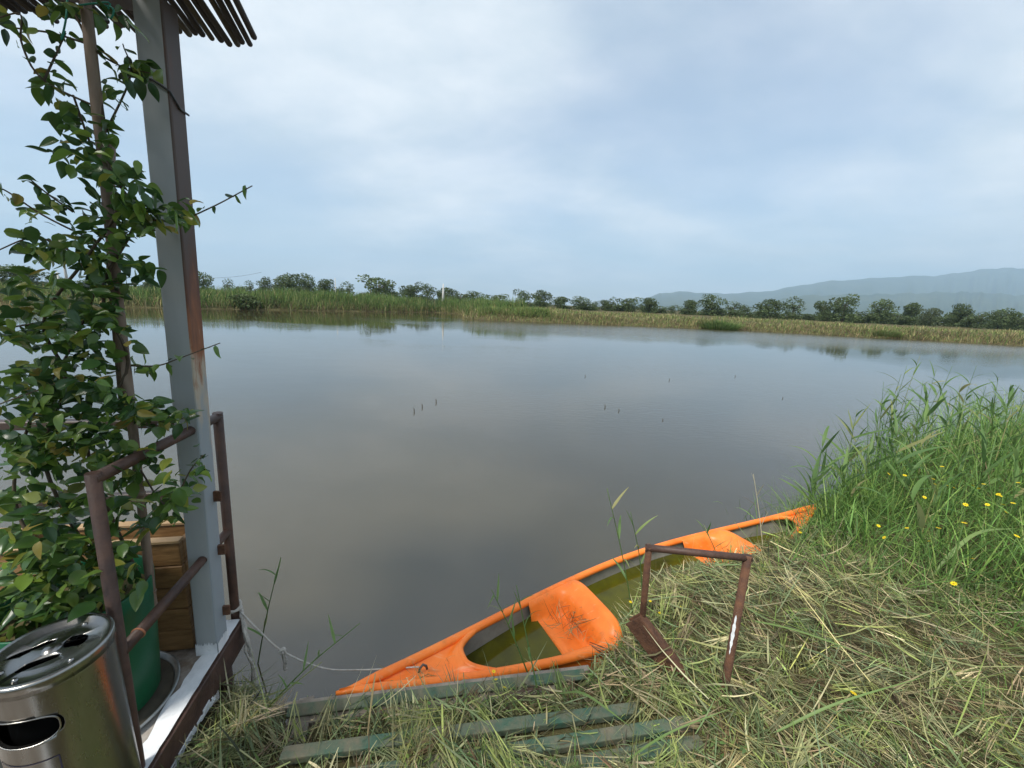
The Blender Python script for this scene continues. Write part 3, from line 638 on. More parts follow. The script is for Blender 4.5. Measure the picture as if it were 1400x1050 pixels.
sprigs = [[(185, 300, 1.2), (245, 300, 1.25), (290, 283, 1.27), (345, 254, 1.28)], [(140, 150, 1.2), (60, 110, 1.15), (30, 60, 1.14), (28, 20, 1.14), (-5, 25, 1.14)], [(100, 290, 1.18), (65, 265, 1.15), (35, 240, 1.13)],
          [(130, 330, 1.18), (60, 295, 1.14), (10, 262, 1.12), (-20, 250, 1.12)], [(110, 350, 1.16), (50, 325, 1.13), (-10, 345, 1.12)], [(175, 500, 1.2), (215, 500, 1.22), (245, 490, 1.24), (301, 469, 1.27)],
          [(170, 560, 1.2), (220, 575, 1.2), (265, 570, 1.22)], [(190, 640, 1.2), (228, 690, 1.16), (262, 640, 1.15), (278, 622, 1.15)], [(120, 60, 1.2), (70, 45, 1.2), (20, 38, 1.2), (-20, 28, 1.2)],
          [(130, 70, 1.2), (165, 90, 1.24), (205, 100, 1.26)], [(60, 440, 1.13), (0, 450, 1.12), (-20, 452, 1.12)], [(60, 110, 1.15), (90, 45, 1.2)], [(140, 190, 1.2), (178, 105, 1.24), (168, 60, 1.25)], [(90, 520, 1.13), (20, 545, 1.08), (-20, 560, 1.08)]]
for pth in mains:
    pts = spl([D(*q) for q in pth], 60); part('stem', MB().tube(pts, [.0055 * (1 - .5 * i / 60) for i in range(60)], 6), m_vstem, vo, vb)
sp_pts = []
for pth in sprigs:
    pts = spl([D(*q) for q in pth], 24); sp_pts.append(pts); part('stem', MB().tube(pts, [.003 * (1 - .5 * i / 24) for i in range(24)], 5), m_vstem, vo, vb)
# leaf positions: clumps read off the photograph, at the depth of the stake and pot
blobs = [(95, 10, 55, 12, 18, 1.2), (150, 18, 30, 16, 10, 1.22), (192, 98, 22, 17, 20, 1.255), (66, 112, 20, 16, 9, 1.15), (150, 130, 22, 20, 8, 1.22), (92, 150, 24, 14, 10, 1.17), (122, 190, 45, 24, 34, 1.18), (95, 212, 34, 18, 14, 1.15), (148, 235, 50, 26, 46, 1.17), (190, 268, 34, 20, 26, 1.18), (215, 296, 40, 18, 34, 1.19),
         (252, 285, 18, 14, 12, 1.25), (160, 300, 55, 28, 60, 1.18), (60, 288, 45, 16, 13, 1.14), (28, 325, 26, 24, 6, 1.12), (70, 335, 34, 20, 14, 1.13), (125, 345, 42, 26, 34, 1.15), (190, 368, 26, 14, 18, 1.2), (55, 392, 45, 26, 22, 1.12), (140, 398, 34, 30, 40, 1.17), (40, 435, 58, 26, 34, 1.12), (120, 445, 48, 26, 44, 1.15), (30, 455, 40, 14, 12, 1.1),
         (95, 500, 62, 40, 74, 1.15), (40, 520, 50, 22, 20, 1.12), (190, 478, 16, 12, 5, 1.21), (205, 500, 12, 14, 4, 1.21), (120, 560, 76, 40, 105, 1.13), (45, 575, 50, 28, 26, 1.08), (225, 566, 40, 20, 40, 1.2), (100, 615, 80, 36, 84, 1.1), (30, 625, 42, 40, 26, 1.06), (205, 625, 28, 22, 22, 1.15), (165, 640, 30, 28, 20, 1.12), (245, 665, 30, 24, 26, 1.14), (270, 632, 9, 22, 8, 1.14), (228, 700, 24, 16, 16, 1.15),
         (60, 690, 76, 30, 46, 1.05), (160, 700, 30, 22, 18, 1.1), (40, 735, 60, 26, 34, 1.03), (60, 780, 82, 34, 70, 1.02), (150, 795, 46, 26, 30, 1.06), (40, 825, 60, 24, 40, 1.0), (105, 830, 34, 18, 22, 1.02), (20, 880, 40, 20, 20, .98), (195, 720, 14, 12, 6, 1.15), (110, 745, 60, 18, 36, 1.05), (170, 765, 28, 16, 14, 1.08)]
LV = []
for cx, cy, rx, ry, n_, Y in blobs:
    for i in range(int(n_ * (1.9 if cy > 330 and cx < 175 else 1.2))):
        a = rng.uniform(0, 6.28); q = rng.uniform(0, 1) ** .5
        LV.append((cx + rx * q * math.cos(a), cy + ry * q * math.sin(a), Y + rng.normal(0, .045), 1))
for pts in sp_pts:
    for i in range(2, 24, 2):
        x, y = PX(pts[i]); LV.append((x + rng.normal(0, 4), y + rng.normal(0, 4), pts[i][1], .8))
order = rng.permutation(len(LV)); LV = [LV[i] for i in order]
LV.sort(key=lambda q: q[2] + rng.uniform(0, .25))
big = LV[:300]; rest = LV[300:]
def leaf_frame(x, y, Y, k):
    p_ = D(x, y, Y); ln = rng.uniform(.03, .057) * k * (1.2 if y > 660 else 1)
    yaw = rng.uniform(0, 6.28); pit = rng.normal(-.35, .5); rol = rng.normal(0, .75)
    return p_, ln, yaw, pit, rol
for x, y, Y, k in big:
    p_, ln, yaw, pit, rol = leaf_frame(x, y, Y, k)
    o = link('leaf', LM[int(rng.integers(6))], None, vo, p_ - vb); o.rotation_euler = (rol, -pit, yaw); o.scale = (ln, ln, ln)
V_, F_, o_n = [], [], 0
for x, y, Y, k in rest:
    p_, ln, yaw, pit, rol = leaf_frame(x, y, Y, k); me = LM[int(rng.integers(6))]
    co = np.empty(len(me.vertices) * 3); me.vertices.foreach_get('co', co); co = co.reshape(-1, 3)
    from mathutils import Euler
    Rm = np.array(Euler((rol, -pit, yaw)).to_matrix()); V_.append((co * ln) @ Rm.T + p_ - vb)
    fi = np.array([list(f.vertices) for f in me.polygons]); F_.append(fi + o_n); o_n += len(co)
cl_ = []
for v in V_:
    h_ = [(.026, .07, .018), (.06, .125, .024), (.038, .095, .022), (.095, .18, .03), (.15, .24, .038), (.22, .25, .04), (.27, .22, .045)][rng.choice(7, p=[.2, .24, .18, .18, .11, .06, .03])]
    cl_.append(np.tile(np.array(h_) * rng.uniform(.8, 1.2), (len(v), 1)))
m_vine2 = leaf_mat('vine_leaf_mass', .28, .32, attr='Col', spec=.5)
tag(link('leaf_mass', npmesh('leaf_mass', np.concatenate(V_), np.concatenate(F_), True, np.concatenate(cl_)), m_vine2, vo), kind='stuff')
# green twine knotted under the roof
m_twine = mat('green_twine', (.02, .2, .15), rough=.6)
tw = root('green_twine', D(90, 10, 1.2), 'tangled green twine tying the vine to the cane roof', 'twine')
for pth in ([(92, -4, 1.2), (95, 8, 1.19), (125, 5, 1.19), (150, 4, 1.2), (145, 18, 1.2), (152, 25, 1.2), (155, 12, 1.2), (140, 6, 1.2)], [(92, -2, 1.2), (91, 20, 1.18), (88, 38, 1.18), (84, 54, 1.18), (89, 42, 1.18)]):
    part('strand', MB().tube(spl([D(*q) for q in pth], 30), .0022, 5), m_twine, tw, D(90, 10, 1.2))

# --- steel ash bin
zb = ZD + .62; bc = P(69.4, 885.9, zb); bc = np.array([bc[0], bc[1], ZD]); RB = .1065
m_steel = mat('brushed_stainless', (.25, .245, .23), (.36, .35, .33), 7, .22, metal=1.0, rough2=.32, bump=.015, bscale=25, stretch=(1, 1, .3))
m_black = mat('bin_inside_shade', (.004, .004, .004), rough=1, spec=0)  # near-black without specular: the bin's inner shade is put into this colour
bo = root('ash_bin', bc, 'round stainless steel litter bin with ashtray lid and oval opening', 'bin')
def boolean(o, cutters):
    for c in cutters:
        m_ = o.modifiers.new('cut', 'BOOLEAN'); m_.operation = 'DIFFERENCE'; m_.object = c; m_.solver = 'EXACT'
    bpy.context.view_layer.update(); dg = bpy.context.evaluated_depsgraph_get(); me = bpy.data.meshes.new_from_object(o.evaluated_get(dg)); o.modifiers.clear(); o.data = me
    for c in cutters: bpy.data.objects.remove(c)
body = part('body', MB().lathe([(.001, ZD + .002), (RB, ZD + .002)] + [(RB, ZD + .002 + .598 * q_ / 40) for q_ in range(1, 41)] + [(RB - .006, ZD + .60), (RB - .006, ZD + .01), (.001, ZD + .01)], bc, 144), m_steel, bo, bc)
od = nrm(np.array([0, 0, 0.]) - bc * [1, 1, 0] + np.array([-.55, -.2, 0]))             # the opening looks towards the path
od = nrm(P(20, 1005, ZD + .46) - np.array([bc[0], bc[1], ZD + .46])); od = nrm(od * [1, 1, 0]); _a = .42; od = np.array([od[0] * math.cos(_a) - od[1] * math.sin(_a), od[0] * math.sin(_a) + od[1] * math.cos(_a), 0])
sidev = np.cross(ez, od); oc = np.array([bc[0], bc[1], ZD + .492]) + od * RB
def superell(a, b, n=40, e=.7): return [(a * math.copysign(abs(math.cos(q)) ** e, math.cos(q)), b * math.copysign(abs(math.sin(q)) ** e, math.sin(q))) for q in np.linspace(0, 2 * math.pi, n, endpoint=False)]
def cutter(pts, c, ux, uy, dirn, depth0, depth1):
    mb = MB(); n = len(pts); vs = [c + ux * a + uy * b_ + dirn * d for d in (depth0, depth1) for a, b_ in pts]
    mb.add(vs, [[i, (i + 1) % n, n + (i + 1) % n, n + i] for i in range(n)] + [list(range(n))[::-1], [n + i for i in range(n)]])
    me = mb.mesh('cut'); bm = bmesh.new(); bm.from_mesh(me); bmesh.ops.recalc_face_normals(bm, faces=bm.faces); bm.to_mesh(me); bm.free()
    return link('cut', me, None)
bm = bmesh.new(); bm.from_mesh(body.data); bmesh.ops.remove_doubles(bm, verts=bm.verts, dist=1e-4); bmesh.ops.recalc_face_normals(bm, faces=bm.faces); bm.to_mesh(body.data); bm.free()
ct = cutter(superell(.072, .036), oc - bc * 0 , sidev, ez, od, -.07, .06)
ct.location = (0, 0, 0)
body.location = (0, 0, 0); body.parent = None; body.location = tuple(bc); bpy.context.view_layer.update()
boolean(body, [ct]); body.parent = bo; body.location = (0, 0, 0)
def ringaround(c, ux, uy, pts, r):
    P_ = [c + ux * a + uy * b_ for a, b_ in pts]; return P_
lip = []
for a, b_ in superell(.073, .037, 60):
    th = a / RB; lip.append(np.array([bc[0], bc[1], oc[2] + b_]) + (od * math.cos(th) + sidev * math.sin(th)) * (RB + .001))
part('opening_lip', MB().tube(lip + [lip[0]], .0018, 6, cap=False), m_steel, bo, bc)
part('liner', MB().lathe([(.001, ZD + .02), (RB - .02, ZD + .02), (RB - .02, ZD + .56)], bc, 40), m_black, bo, bc)
lid = part('lid', MB().lathe([(.001, zb - .004), (.04, zb - .004), (.055, zb - .009), (RB - .018, zb - .009), (RB - .010, zb + .001), (RB + .002, zb + .002), (RB + .0045, zb - .004), (RB + .0035, zb - .028), (RB - .002, zb - .028), (RB - .002, zb - .012), (.001, zb - .012)], bc, 80), m_steel, bo, bc)
bm = bmesh.new(); bm.from_mesh(lid.data); bmesh.ops.remove_doubles(bm, verts=bm.verts, dist=1e-4); bmesh.ops.recalc_face_normals(bm, faces=bm.faces); bm.to_mesh(lid.data); bm.free()
lid.parent = None; lid.location = tuple(bc); bpy.context.view_layer.update()
lc = np.array([bc[0], bc[1], zb]); cuts = []
for px_, py_, a_, b_, rot in ((104, 877, .021, .021, 0), (44, 889, .040, .009, .25), (52, 908, .036, .009, .25)):
    cp = P(px_, py_, zb - .009); q_ = nrm(P(px_ + 20, py_ - 7, zb - .009) - cp); q2 = np.cross(ez, q_)
    cuts.append(cutter(superell(a_, b_, 28, .9), cp, q_, q2, ez, -.03, .04))
boolean(lid, cuts); lid.parent = bo; lid.location = (0, 0, 0)
part('centre_ridge', MB().lathe([(.001, zb + .004), (.012, zb + .003), (.018, zb - .0035)], lc, 24), m_steel, bo, bc)
for px_, py_ in ((116, 853), (20, 930), (97, 902), (1, 920)):
    cp = P(px_, py_, zb - .008); part('rivet', MB().lathe([(.001, zb - .004), (.004, zb - .005), (.006, zb - .0088)], cp, 12), m_steel, bo, bc)
# thin dark frame printed below the opening
fr_ = []
m_ink = mat('dark_print', (.03, .025, .05), rough=.6)
def onbin(a, z): th = a / RB; return np.array([bc[0], bc[1], z]) + (od * math.cos(th) + sidev * math.sin(th)) * (RB + .0008)
for pth in ([(-.06 + .12 * i / 14, ZD + .405) for i in range(15)], [(.06, ZD + .405 - .2 * i / 6) for i in range(7)], [(-.06, ZD + .405 - .2 * i / 6) for i in range(7)], [(-.06 + .12 * i / 14, ZD + .205) for i in range(15)]):
    part('printed_line', MB().grid([onbin(a + da, z + dz) for a, z in pth for da, dz in (((0, -.0013), (0, .0013)) if pth[0][1] == pth[-1][1] else ((-.0013, 0), (.0013, 0)))], len(pth), 2), m_ink, bo, bc)

#@@CANOE
# ------------------------------------------------------------------ canoe
T0, T1 = P(459, 947, .32), P(1119, 688, .32); ax = T1 - T0; ax[2] = 0; LC = float(np.linalg.norm(ax)); ax = ax / LC; ay = np.array([-ax[1], ax[0], 0])
CB = (T0 + T1) / 2; CB = np.array([CB[0], CB[1], 0]); WC = .302
def hw(s): q = np.clip(s / LC, 0, 1); return WC * np.clip(np.sin(np.pi * q), 0, 1) ** 1.05 + .004
def zg(s): return .19 + .13 * abs(2 * s / LC - 1) ** 3.0
def cp_(s, y, z): return np.array([T0[0], T0[1], 0]) + ax * s + ay * y + ez * z
m_or = mat('orange_polyethylene', (.80, .17, .018), (.90, .235, .035), 5, .42, bump=.06, bscale=70)
def weather(m):
    """scuffs and dried mud on the plastic"""
    t = m.node_tree; b = t.nodes['Principled BSDF']; lk = b.inputs['Base Color'].links[0].from_socket
    o = t.nodes.new('ShaderNodeTexCoord'); n = t.nodes.new('ShaderNodeTexNoise'); n.inputs['Scale'].default_value = 9; n.inputs['Detail'].default_value = 10; n.inputs['Roughness'].default_value = .72; t.links.new(o.outputs['Object'], n.inputs[0])
    r = t.nodes.new('ShaderNodeMapRange'); r.inputs[1].default_value = .56; r.inputs[2].default_value = .74; r.inputs[4].default_value = .75; t.links.new(n.outputs[0], r.inputs[0])
    x = t.nodes.new('ShaderNodeMix'); x.data_type = 'RGBA'; x.inputs[7].default_value = (.34, .12, .035, 1); t.links.new(r.outputs[0], x.inputs[0]); t.links.new(lk, x.inputs[6])
    n2 = t.nodes.new('ShaderNodeTexNoise'); n2.inputs['Scale'].default_value = 30; n2.inputs['Detail'].default_value = 4; mp_ = t.nodes.new('ShaderNodeMapping'); mp_.inputs['Rotation'].default_value = (0, 0, -.49); mp_.inputs['Scale'].default_value = (.12, 2.2, 1); t.links.new(o.outputs['Object'], mp_.inputs[0]); t.links.new(mp_.outputs[0], n2.inputs[0])
    r2 = t.nodes.new('ShaderNodeMapRange'); r2.inputs[1].default_value = .62; r2.inputs[2].default_value = .72; r2.inputs[4].default_value = .35; t.links.new(n2.outputs[0], r2.inputs[0])
    y = t.nodes.new('ShaderNodeMix'); y.data_type = 'RGBA'; y.inputs[7].default_value = (.85, .42, .2, 1); t.links.new(r2.outputs[0], y.inputs[0]); t.links.new(x.outputs[2], y.inputs[6]); t.links.new(y.outputs[2], b.inputs['Base Color'])
weather(m_or)
m_in = mat('grey_inner_skin', (.22, .22, .19), (.33, .32, .28), 9, .6)
cno = root('canoe', CB, 'open orange plastic canoe half sunk with green water, moored against the bank', 'canoe')
def shell(ins, D0, zo=0, n=49, m=25, s0=0., s1=None):
    pts = []; s1 = LC if s1 is None else s1
    for i in range(n):
        s = s0 + (s1 - s0) * i / (n - 1); e = abs(2 * s / LC - 1); wv = max(hw(s) - ins, .003); Dp = D0 * (1 - e ** 5) + .03
        for j in range(m):
            q = math.pi * j / (m - 1); c_, s_ = math.cos(q), math.sin(q)
            pts.append(cp_(s, wv * math.copysign(abs(c_) ** .55, c_), zg(s) + zo - Dp * abs(s_) ** .7))
    return MB().grid(pts, n, m)
part('hull', shell(0, .33), m_or, cno, CB)
part('inner_wall', shell(.02, .30, -.006, s0=.3, s1=LC - .3), m_in, cno, CB)
for sgn in (1, -1):
    ss_ = np.linspace(0, LC, 70)
    part('gunwale', MB().tube([cp_(s, sgn * max(hw(s) - .012, 0), zg(s) - .004) for s in ss_], [.0225 * min(1, .35 + 4 * min(s, LC - s)) for s in ss_], 12), m_or, cno, CB)
def end_deck(front):
    nu, nv = 26, 25; pts = []; s_end = .58 if front else .42
    for i in range(nu):
        u = i / (nu - 1)
        for j in range(nv):
            v = -1 + 2 * j / (nv - 1); se = s_end + .15 * abs(v) ** 3.2; s = .015 + (se - .015) * u; s2 = s if front else LC - s
            dish = .034 * (1 - abs(v) ** 3) * sm(.12, .3, u) * (1 - sm(.86, .97, u)); lip_ = .008 * sm(.86, .95, u) * (1 - abs(v) ** 4)
            z = zg(s2) + .012 * (1 - v * v) * (1 - u) + .004 - dish + lip_
            pts.append(cp_(s2, v * max(hw(s2) - .012, .001), z))
    mb = MB().grid(pts, nu, nv)
    edge = [pts[(nu - 1) * nv + j] for j in range(nv)]
    return mb, edge
for fr_i in (True, False):
    mb, edge = end_deck(fr_i); dkk = part('bow_deck' if fr_i else 'stern_deck', mb, m_or, cno, CB)
    part('coaming', MB().tube([p - ez * .010 for p in edge], .017, 10), m_or, dkk, CB)
def seat(s0, s1):
    nu, nv = 34, 33; pts = []
    for i in range(nu):
        u = i / (nu - 1)
        for j in range(nv):
            v = -1 + 2 * j / (nv - 1); av = abs(v)
            a = s0 + .10 * (1 - av ** 2.0) * .2 - .05 * (av > .0) * av ** 3; b_ = s1 - .035 * av ** 6; uu = u
            s = a + (b_ - a) * uu
            dip = np.interp(uu, [0, .05, .15, .48, .58, .72, .92, 1], [.18, .128, .122, .136, .13, .01, -.05, -.055]); k = 1 - av ** 4.5
            inset = .16 * sm(.05, .35, uu) * (1 - sm(.75, .95, uu))
            kk = 1 - sm(.74 - inset, .95, av) if uu < .93 else 1 - av ** 4
            z = zg(s) + .004 - dip * kk
            pts.append(cp_(s, v * (hw(s) - .018), z))
    # the back of the backrest drops down into the bilge
    for d in (.02, .2):
        for j in range(nv):
            p = pts[(nu - 1) * nv + j]; pts.append(p + ax * .016 - ez * d)
    return MB().grid(pts, nu + 2, nv)
for s0_, s1_ in ((1.12, 1.455), (2.58, 2.92)):
    o = part('seat', seat(s0_, s1_), m_or, cno, CB); sm_ = o.modifiers.new('thick', 'SOLIDIFY'); sm_.thickness = .008
m_bilge = mat('green_bilge_water', (.085, .085, .006), (.04, .04, .008), 3.5, .04, ior=1.33)
zw = .092
for s_a, s_b in ((.42, 1.135), (1.475, 2.6), (2.94, LC - .3)):
    ss_ = np.linspace(s_a, s_b, 24); pts = [cp_(s, sg * (hw(s) - .026), zw) for s in ss_ for sg in (-1, 1)]
    part('bilge_water', MB().grid(pts, 24, 2, False), m_bilge, cno, CB)
# mooring eye on the bow deck
te = cp_(.36, .0, float(zg(.36)) - .012)
part('mooring_eye', MB().tube([te, te + ez * .02 + ax * .006, te + ez * .034 + ax * .02, te + ez * .018 + ax * .036, te + ax * .04], .006, 8), mat('dull_fitting', (.12, .11, .1), rough=.5, metal=.5), cno, CB)

# --- mooring rope
m_rope = mat('frayed_white_rope', (.42, .39, .34), (.58, .55, .5), 60, .9, bump=.6, bscale=160)
k0 = P(330, 836, .56); rb0 = B_b + [0, 0, .03]
rpo = root('mooring_rope', rb0, 'frayed white rope tied to the railing post and running to the canoe bow', 'rope')
coil = [rb0 + .026 * np.array([math.cos(q), math.sin(q), 0]) + ez * (.012 * math.sin(q * .5) + q * .0018) for q in np.linspace(0, 14, 44)]
part('knot', MB().tube(coil, .0055, 7), m_rope, rpo, rb0)
kA = D(386, 890, 1.5)
line = spl([rb0 + np.array([.026, -.005, .005]), D(352, 860, 1.5), kA, D(440, 913, 1.5), D(490, 916, 1.55), te + ez * .03], 40)
part('mooring_line', MB().tube(line, .0034, 7), m_rope, rpo, rb0)
def frayed(name, pts, r, amp, seed):
    rr2 = np.random.default_rng(seed); mb = MB()
    for k in range(5):
        q = spl(np.array(pts) + rr2.normal(0, amp, (len(pts), 3)), 22); mb.tube(q, [r * (1 + .35 * math.sin(i * 1.7 + k)) for i in range(22)], 6)
    return part(name, mb, m_rope, rpo, rb0)
frayed('loose_end', [rb0 + np.array([.028, 0, .0]), D(336, 868, 1.49), D(342, 890, 1.49), D(346, 915, 1.49), D(350, 942, 1.48)], .0058, .006, 2)
frayed('loose_end', [kA, D(389, 902, 1.5), D(391, 915, 1.5)], .0036, .004, 3)
part('knot', MB().tube([kA + .009 * np.array([math.cos(q), math.sin(q * 1.3), math.sin(q)]) for q in np.linspace(0, 12, 30)], .0042, 6), m_rope, rpo, rb0)

# ------------------------------------------------------------------ green plank landing
m_green = mat('worn_green_paint', (.04, .10, .066), (.15, .135, .09), 11, .75, bump=.4, bscale=60, stretch=(1, 1, 1))
m_bare = mat('grey_bare_timber', (.16, .135, .11), (.27, .235, .19), 12, .85, bump=.5, bscale=60)
lb0 = P(560, 1000, .36); lo_ = root('plank_landing', lb0, 'old landing of green painted planks sunk in cut grass beside the canoe', 'landing')
def plank(x0, y0, x1, y1, z, wdt, th, m, nm='plank', tilt=0.):
    a, b_ = P(x0, y0, z), P(x1, y1, z); d = nrm(b_ - a); n_ = np.cross(ez, d); u_ = nrm(ez + n_ * tilt)
    n_ = np.cross(u_, d); return bevel(part(nm, MB().box((a + b_) / 2 - u_ * th, d, n_, u_, np.linalg.norm(b_ - a) / 2, wdt / 2, th), m, lo_, lb0), .004)
plank(392, 972, 800, 921, .345, .042, .03, m_green, tilt=-.5)
plank(386, 964, 806, 912, .350, .028, .03, m_bare)
plank(392, 986, 760, 940, .318, .03, .015, m_bare)
plank(384, 1029, 872, 966, .39, .046, .015, m_green)
plank(470, 1060, 948, 984, .40, .046, .015, m_green)
plank(600, 1075, 960, 1012, .40, .046, .015, m_green)
for x0, y0, x1, y1 in ((420, 960, 400, 1050), (640, 935, 640, 1060)):
    a, b_ = P(x0, y0, .29), P(x1, y1, .29); d = nrm(b_ - a); part('joist', MB().box((a + b_) / 2, d, np.cross(ez, d), ez, np.linalg.norm(b_ - a) / 2, .03, .03, .003), m_bare, lo_, lb0)

# ------------------------------------------------------------------ rusty handrail frame
zt = 1.0; fL, fR = P(887, 749, zt), P(1022, 763, zt); bR = P(988, 955, .38); bL = P(879, 838, .60)
fo = root('handrail_frame', bR, 'bent rusty brown pipe frame standing in the cut grass by the canoe', 'handrail')
rp_ = .0148; dd = nrm(fR - fL)
part('top_bar', MB().tube([fL - dd * .012, (fL + fR) / 2, fR + dd * .014], rp_, 14), m_brown, fo, bR)
part('upright', MB().tube([bR - nrm(fR - bR) * .25, bR, fR + nrm(fR - bR) * .012], rp_ * 1.12, 14), m_rustb, fo, bR)
part('upright', MB().tube([bL - nrm(fL - bL) * .1, bL, fL + nrm(fL - bL) * .01], rp_ * .95, 14), m_rustb, fo, bR)
c0, c1 = P(882, 848, .575), P(945, 930, .40); d = nrm(c1 - c0); sdv = nrm(np.cross(ez, d)); uv = np.cross(d, sdv)
mb = MB(); mb.box((c0 + c1) / 2, d, sdv, uv, np.linalg.norm(c1 - c0) / 2 + .03, .022, .004, .001); mb.box((c0 + c1) / 2 - uv * .046 + sdv * .02, d, uv, sdv, np.linalg.norm(c1 - c0) / 2 + .03, .046, .004, .001); mb.box((c0 + c1) / 2 - uv * .046 - sdv * .02, d, uv, sdv, np.linalg.norm(c1 - c0) / 2 + .03, .046, .004, .001)
part('channel_iron', mb, m_rustb, fo, bR)
mb = MB(); g_ = []
for i in range(16):
    t_ = i / 15; p_ = bR + (fR - bR) * (.33 + .30 * t_); wv = .006 * math.sin(math.pi * t_) + .0015 * math.sin(i * 2.1)
    sd_ = nrm(np.cross(fR - bR, fw)); outw = nrm(-fw + sd_ * 1.3)
    for q_ in (-1, 1): g_.append(p_ + nrm(sd_ * 1.0 - fw * .9) * (rp_ * 1.14) + nrm(sd_ - -fw * -.0) * 0 + np.cross(nrm(fR - bR), nrm(sd_ * 1.0 - fw * .9)) * wv * q_)
mb.grid(g_, 16, 2); part('paint_splash', mb, m_white, fo, bR)
#@@GRASS
# ------------------------------------------------------------------ cut grass, standing grass, reeds, flowers
OL, GG, ST, DK, BR2, YG = (.27, .275, .12), (.185, .235, .11), (.47, .41, .23), (.07, .075, .03), (.155, .11, .06), (.31, .36, .11)
def land_pts(n, rmax, rmin=.35, amin=-58, amax=80, dmin=-.02):
    out_ = []
    while sum(map(len, out_)) < n:
        k = n * 2; r_ = rmin * (rmax / rmin) ** rng.uniform(0, 1, k); r_ = np.where(rng.uniform(0, 1, k) < .35, rng.uniform(rmin, rmax, k), r_)
        a_ = np.radians(rng.uniform(amin, amax, k)); x, y = r_ * np.sin(a_), r_ * np.cos(a_)
        keep = (sdf(x, y) > dmin) & (((np.stack([x, y], -1) - C0[:2]) @ e2[:2]) < -.035); out_.append(np.stack([x[keep], y[keep]], 1))
    return np.concatenate(out_)[:n]
def pxg(p): 
    z = gz(p[:, 0], p[:, 1]); q = np.stack([p[:, 0], p[:, 1], z - EYE], 1); dp = q @ fw
    return CW / 2 + F * (q @ rt) / dp, CH / 2 - F * (q @ up) / dp, z
def tallmask(p):
    x, y, z = pxg(p); return (x > 1086) & (y < 722 + (x - 1086) * .40 + 14 * np.sin(x * .045)) | (p[:, 0] > 4.5) | ((y < 690) & (x > 1085))
plk = [(392, 972, 800, 921), (384, 1029, 872, 966), (470, 1060, 948, 984), (600, 1075, 960, 1012)]
def plankmask(p):
    """True over the planks that stay mostly bare"""
    m_ = np.zeros(len(p), bool)
    for kq, (x0, y0, x1, y1) in enumerate(plk):
        a, b_ = P(x0, y0, .395)[:2], P(x1, y1, .395)[:2]; e = b_ - a; t_ = ((p - a) @ e) / (e @ e); dd_ = np.abs((p - a) @ np.array([-e[1], e[0]])) / np.linalg.norm(e)
        m_ |= (t_ > -.03) & (t_ < 1.0) & (dd_ < (.03 if kq == 0 else .055)) & (wob(p[:, 0] * 1.0 + 4, p[:, 1] * 2, 2.6) > -.42)
    return m_
def lying(n, rmax, lmin, lmax, wmin, wmax, cols, wts, zlo, zhi, elev=.12, keepplank=.12, dmin=-.03, jit=.22):
    p = land_pts(n, rmax, dmin=dmin); pm = plankmask(p); tm = tallmask(p)
    keep = (~pm | (rng.uniform(0, 1, n) < keepplank)) & (~tm | (rng.uniform(0, 1, n) < .35)); p = p[keep]; n = len(p)
    z = gz(p[:, 0], p[:, 1]); main = -.55 + .9 * wob(p[:, 0], p[:, 1], 1.1)
    hd = np.where(rng.uniform(0, 1, n) < .38, main + rng.normal(0, .5, n), rng.uniform(0, 6.28, n)) + np.where(rng.uniform(0, 1, n) < .5, np.pi, 0)
    L_ = rng.uniform(lmin, lmax, n) * np.clip(np.hypot(p[:, 0], p[:, 1]) / 1.6, .75, 1.5)
    heap = .03 * (1 + wob(p[:, 0], p[:, 1], 1.6)); zz_ = z + rng.uniform(zlo, zhi, n) + heap * rng.uniform(0, 1, n)
    b_ = np.stack([p[:, 0] - np.cos(hd) * L_ * .5, p[:, 1] - np.sin(hd) * L_ * .5, zz_], 1)
    el = rng.normal(.02, elev, n)
    fl = np.minimum(zz_ - .02, gz(b_[:, 0], b_[:, 1]) + .005)
    patch = np.clip(.5 + .6 * wob(p[:, 0] + 3, p[:, 1], .9), 0, 1)[:, None]
    c = pick(n, cols, wts, jit); c = c * (.82 + .36 * patch)
    return blades(b_, hd, el, L_, rng.uniform(wmin, wmax, n), rng.normal(.15, .7, n), c, segs=3, droop_floor=fl, roll=rng.normal(0, .7, n))
def locks(nc, per, rmax, lmin, lmax, wmin, wmax, cols, wts, zlo, zhi):
    """tufts of cut stems that still lie side by side"""
    c = land_pts(nc, rmax); c = c[~tallmask(c)]; c = c[(~plankmask(c)) | (rng.uniform(0, 1, len(c)) < .12)]; nc = len(c); h0 = rng.uniform(0, 6.28, nc); cc0 = pick(nc, cols, wts, .3); e0 = rng.normal(.12, .22, nc); z0 = rng.uniform(zlo, zhi, nc)
    k = np.repeat(np.arange(nc), per); n = len(k); q = rng.normal(0, .012, n); hd = h0[k] + rng.normal(0, .16, n); L_ = rng.uniform(lmin, lmax, n); a = rng.normal(0, .03, n)
    x = c[k, 0] - np.sin(h0[k]) * q + np.cos(h0[k]) * (a - L_ * .5); y = c[k, 1] + np.cos(h0[k]) * q + np.sin(h0[k]) * (a - L_ * .5)
    g_ = gz(x, y); z = np.maximum(gz(c[k, 0], c[k, 1]) + z0[k] + rng.normal(0, .008, n), g_ + .004)
    return blades(np.stack([x, y, z], 1), hd, e0[k] + rng.normal(0, .12, n), L_, rng.uniform(wmin, wmax, n), rng.normal(.3, .35, n), cc0[k] * rng.uniform(.6, 1.35, (n, 1)), segs=3, roll=rng.normal(0, .6, n), droop_floor=np.minimum(z, g_ + .004))
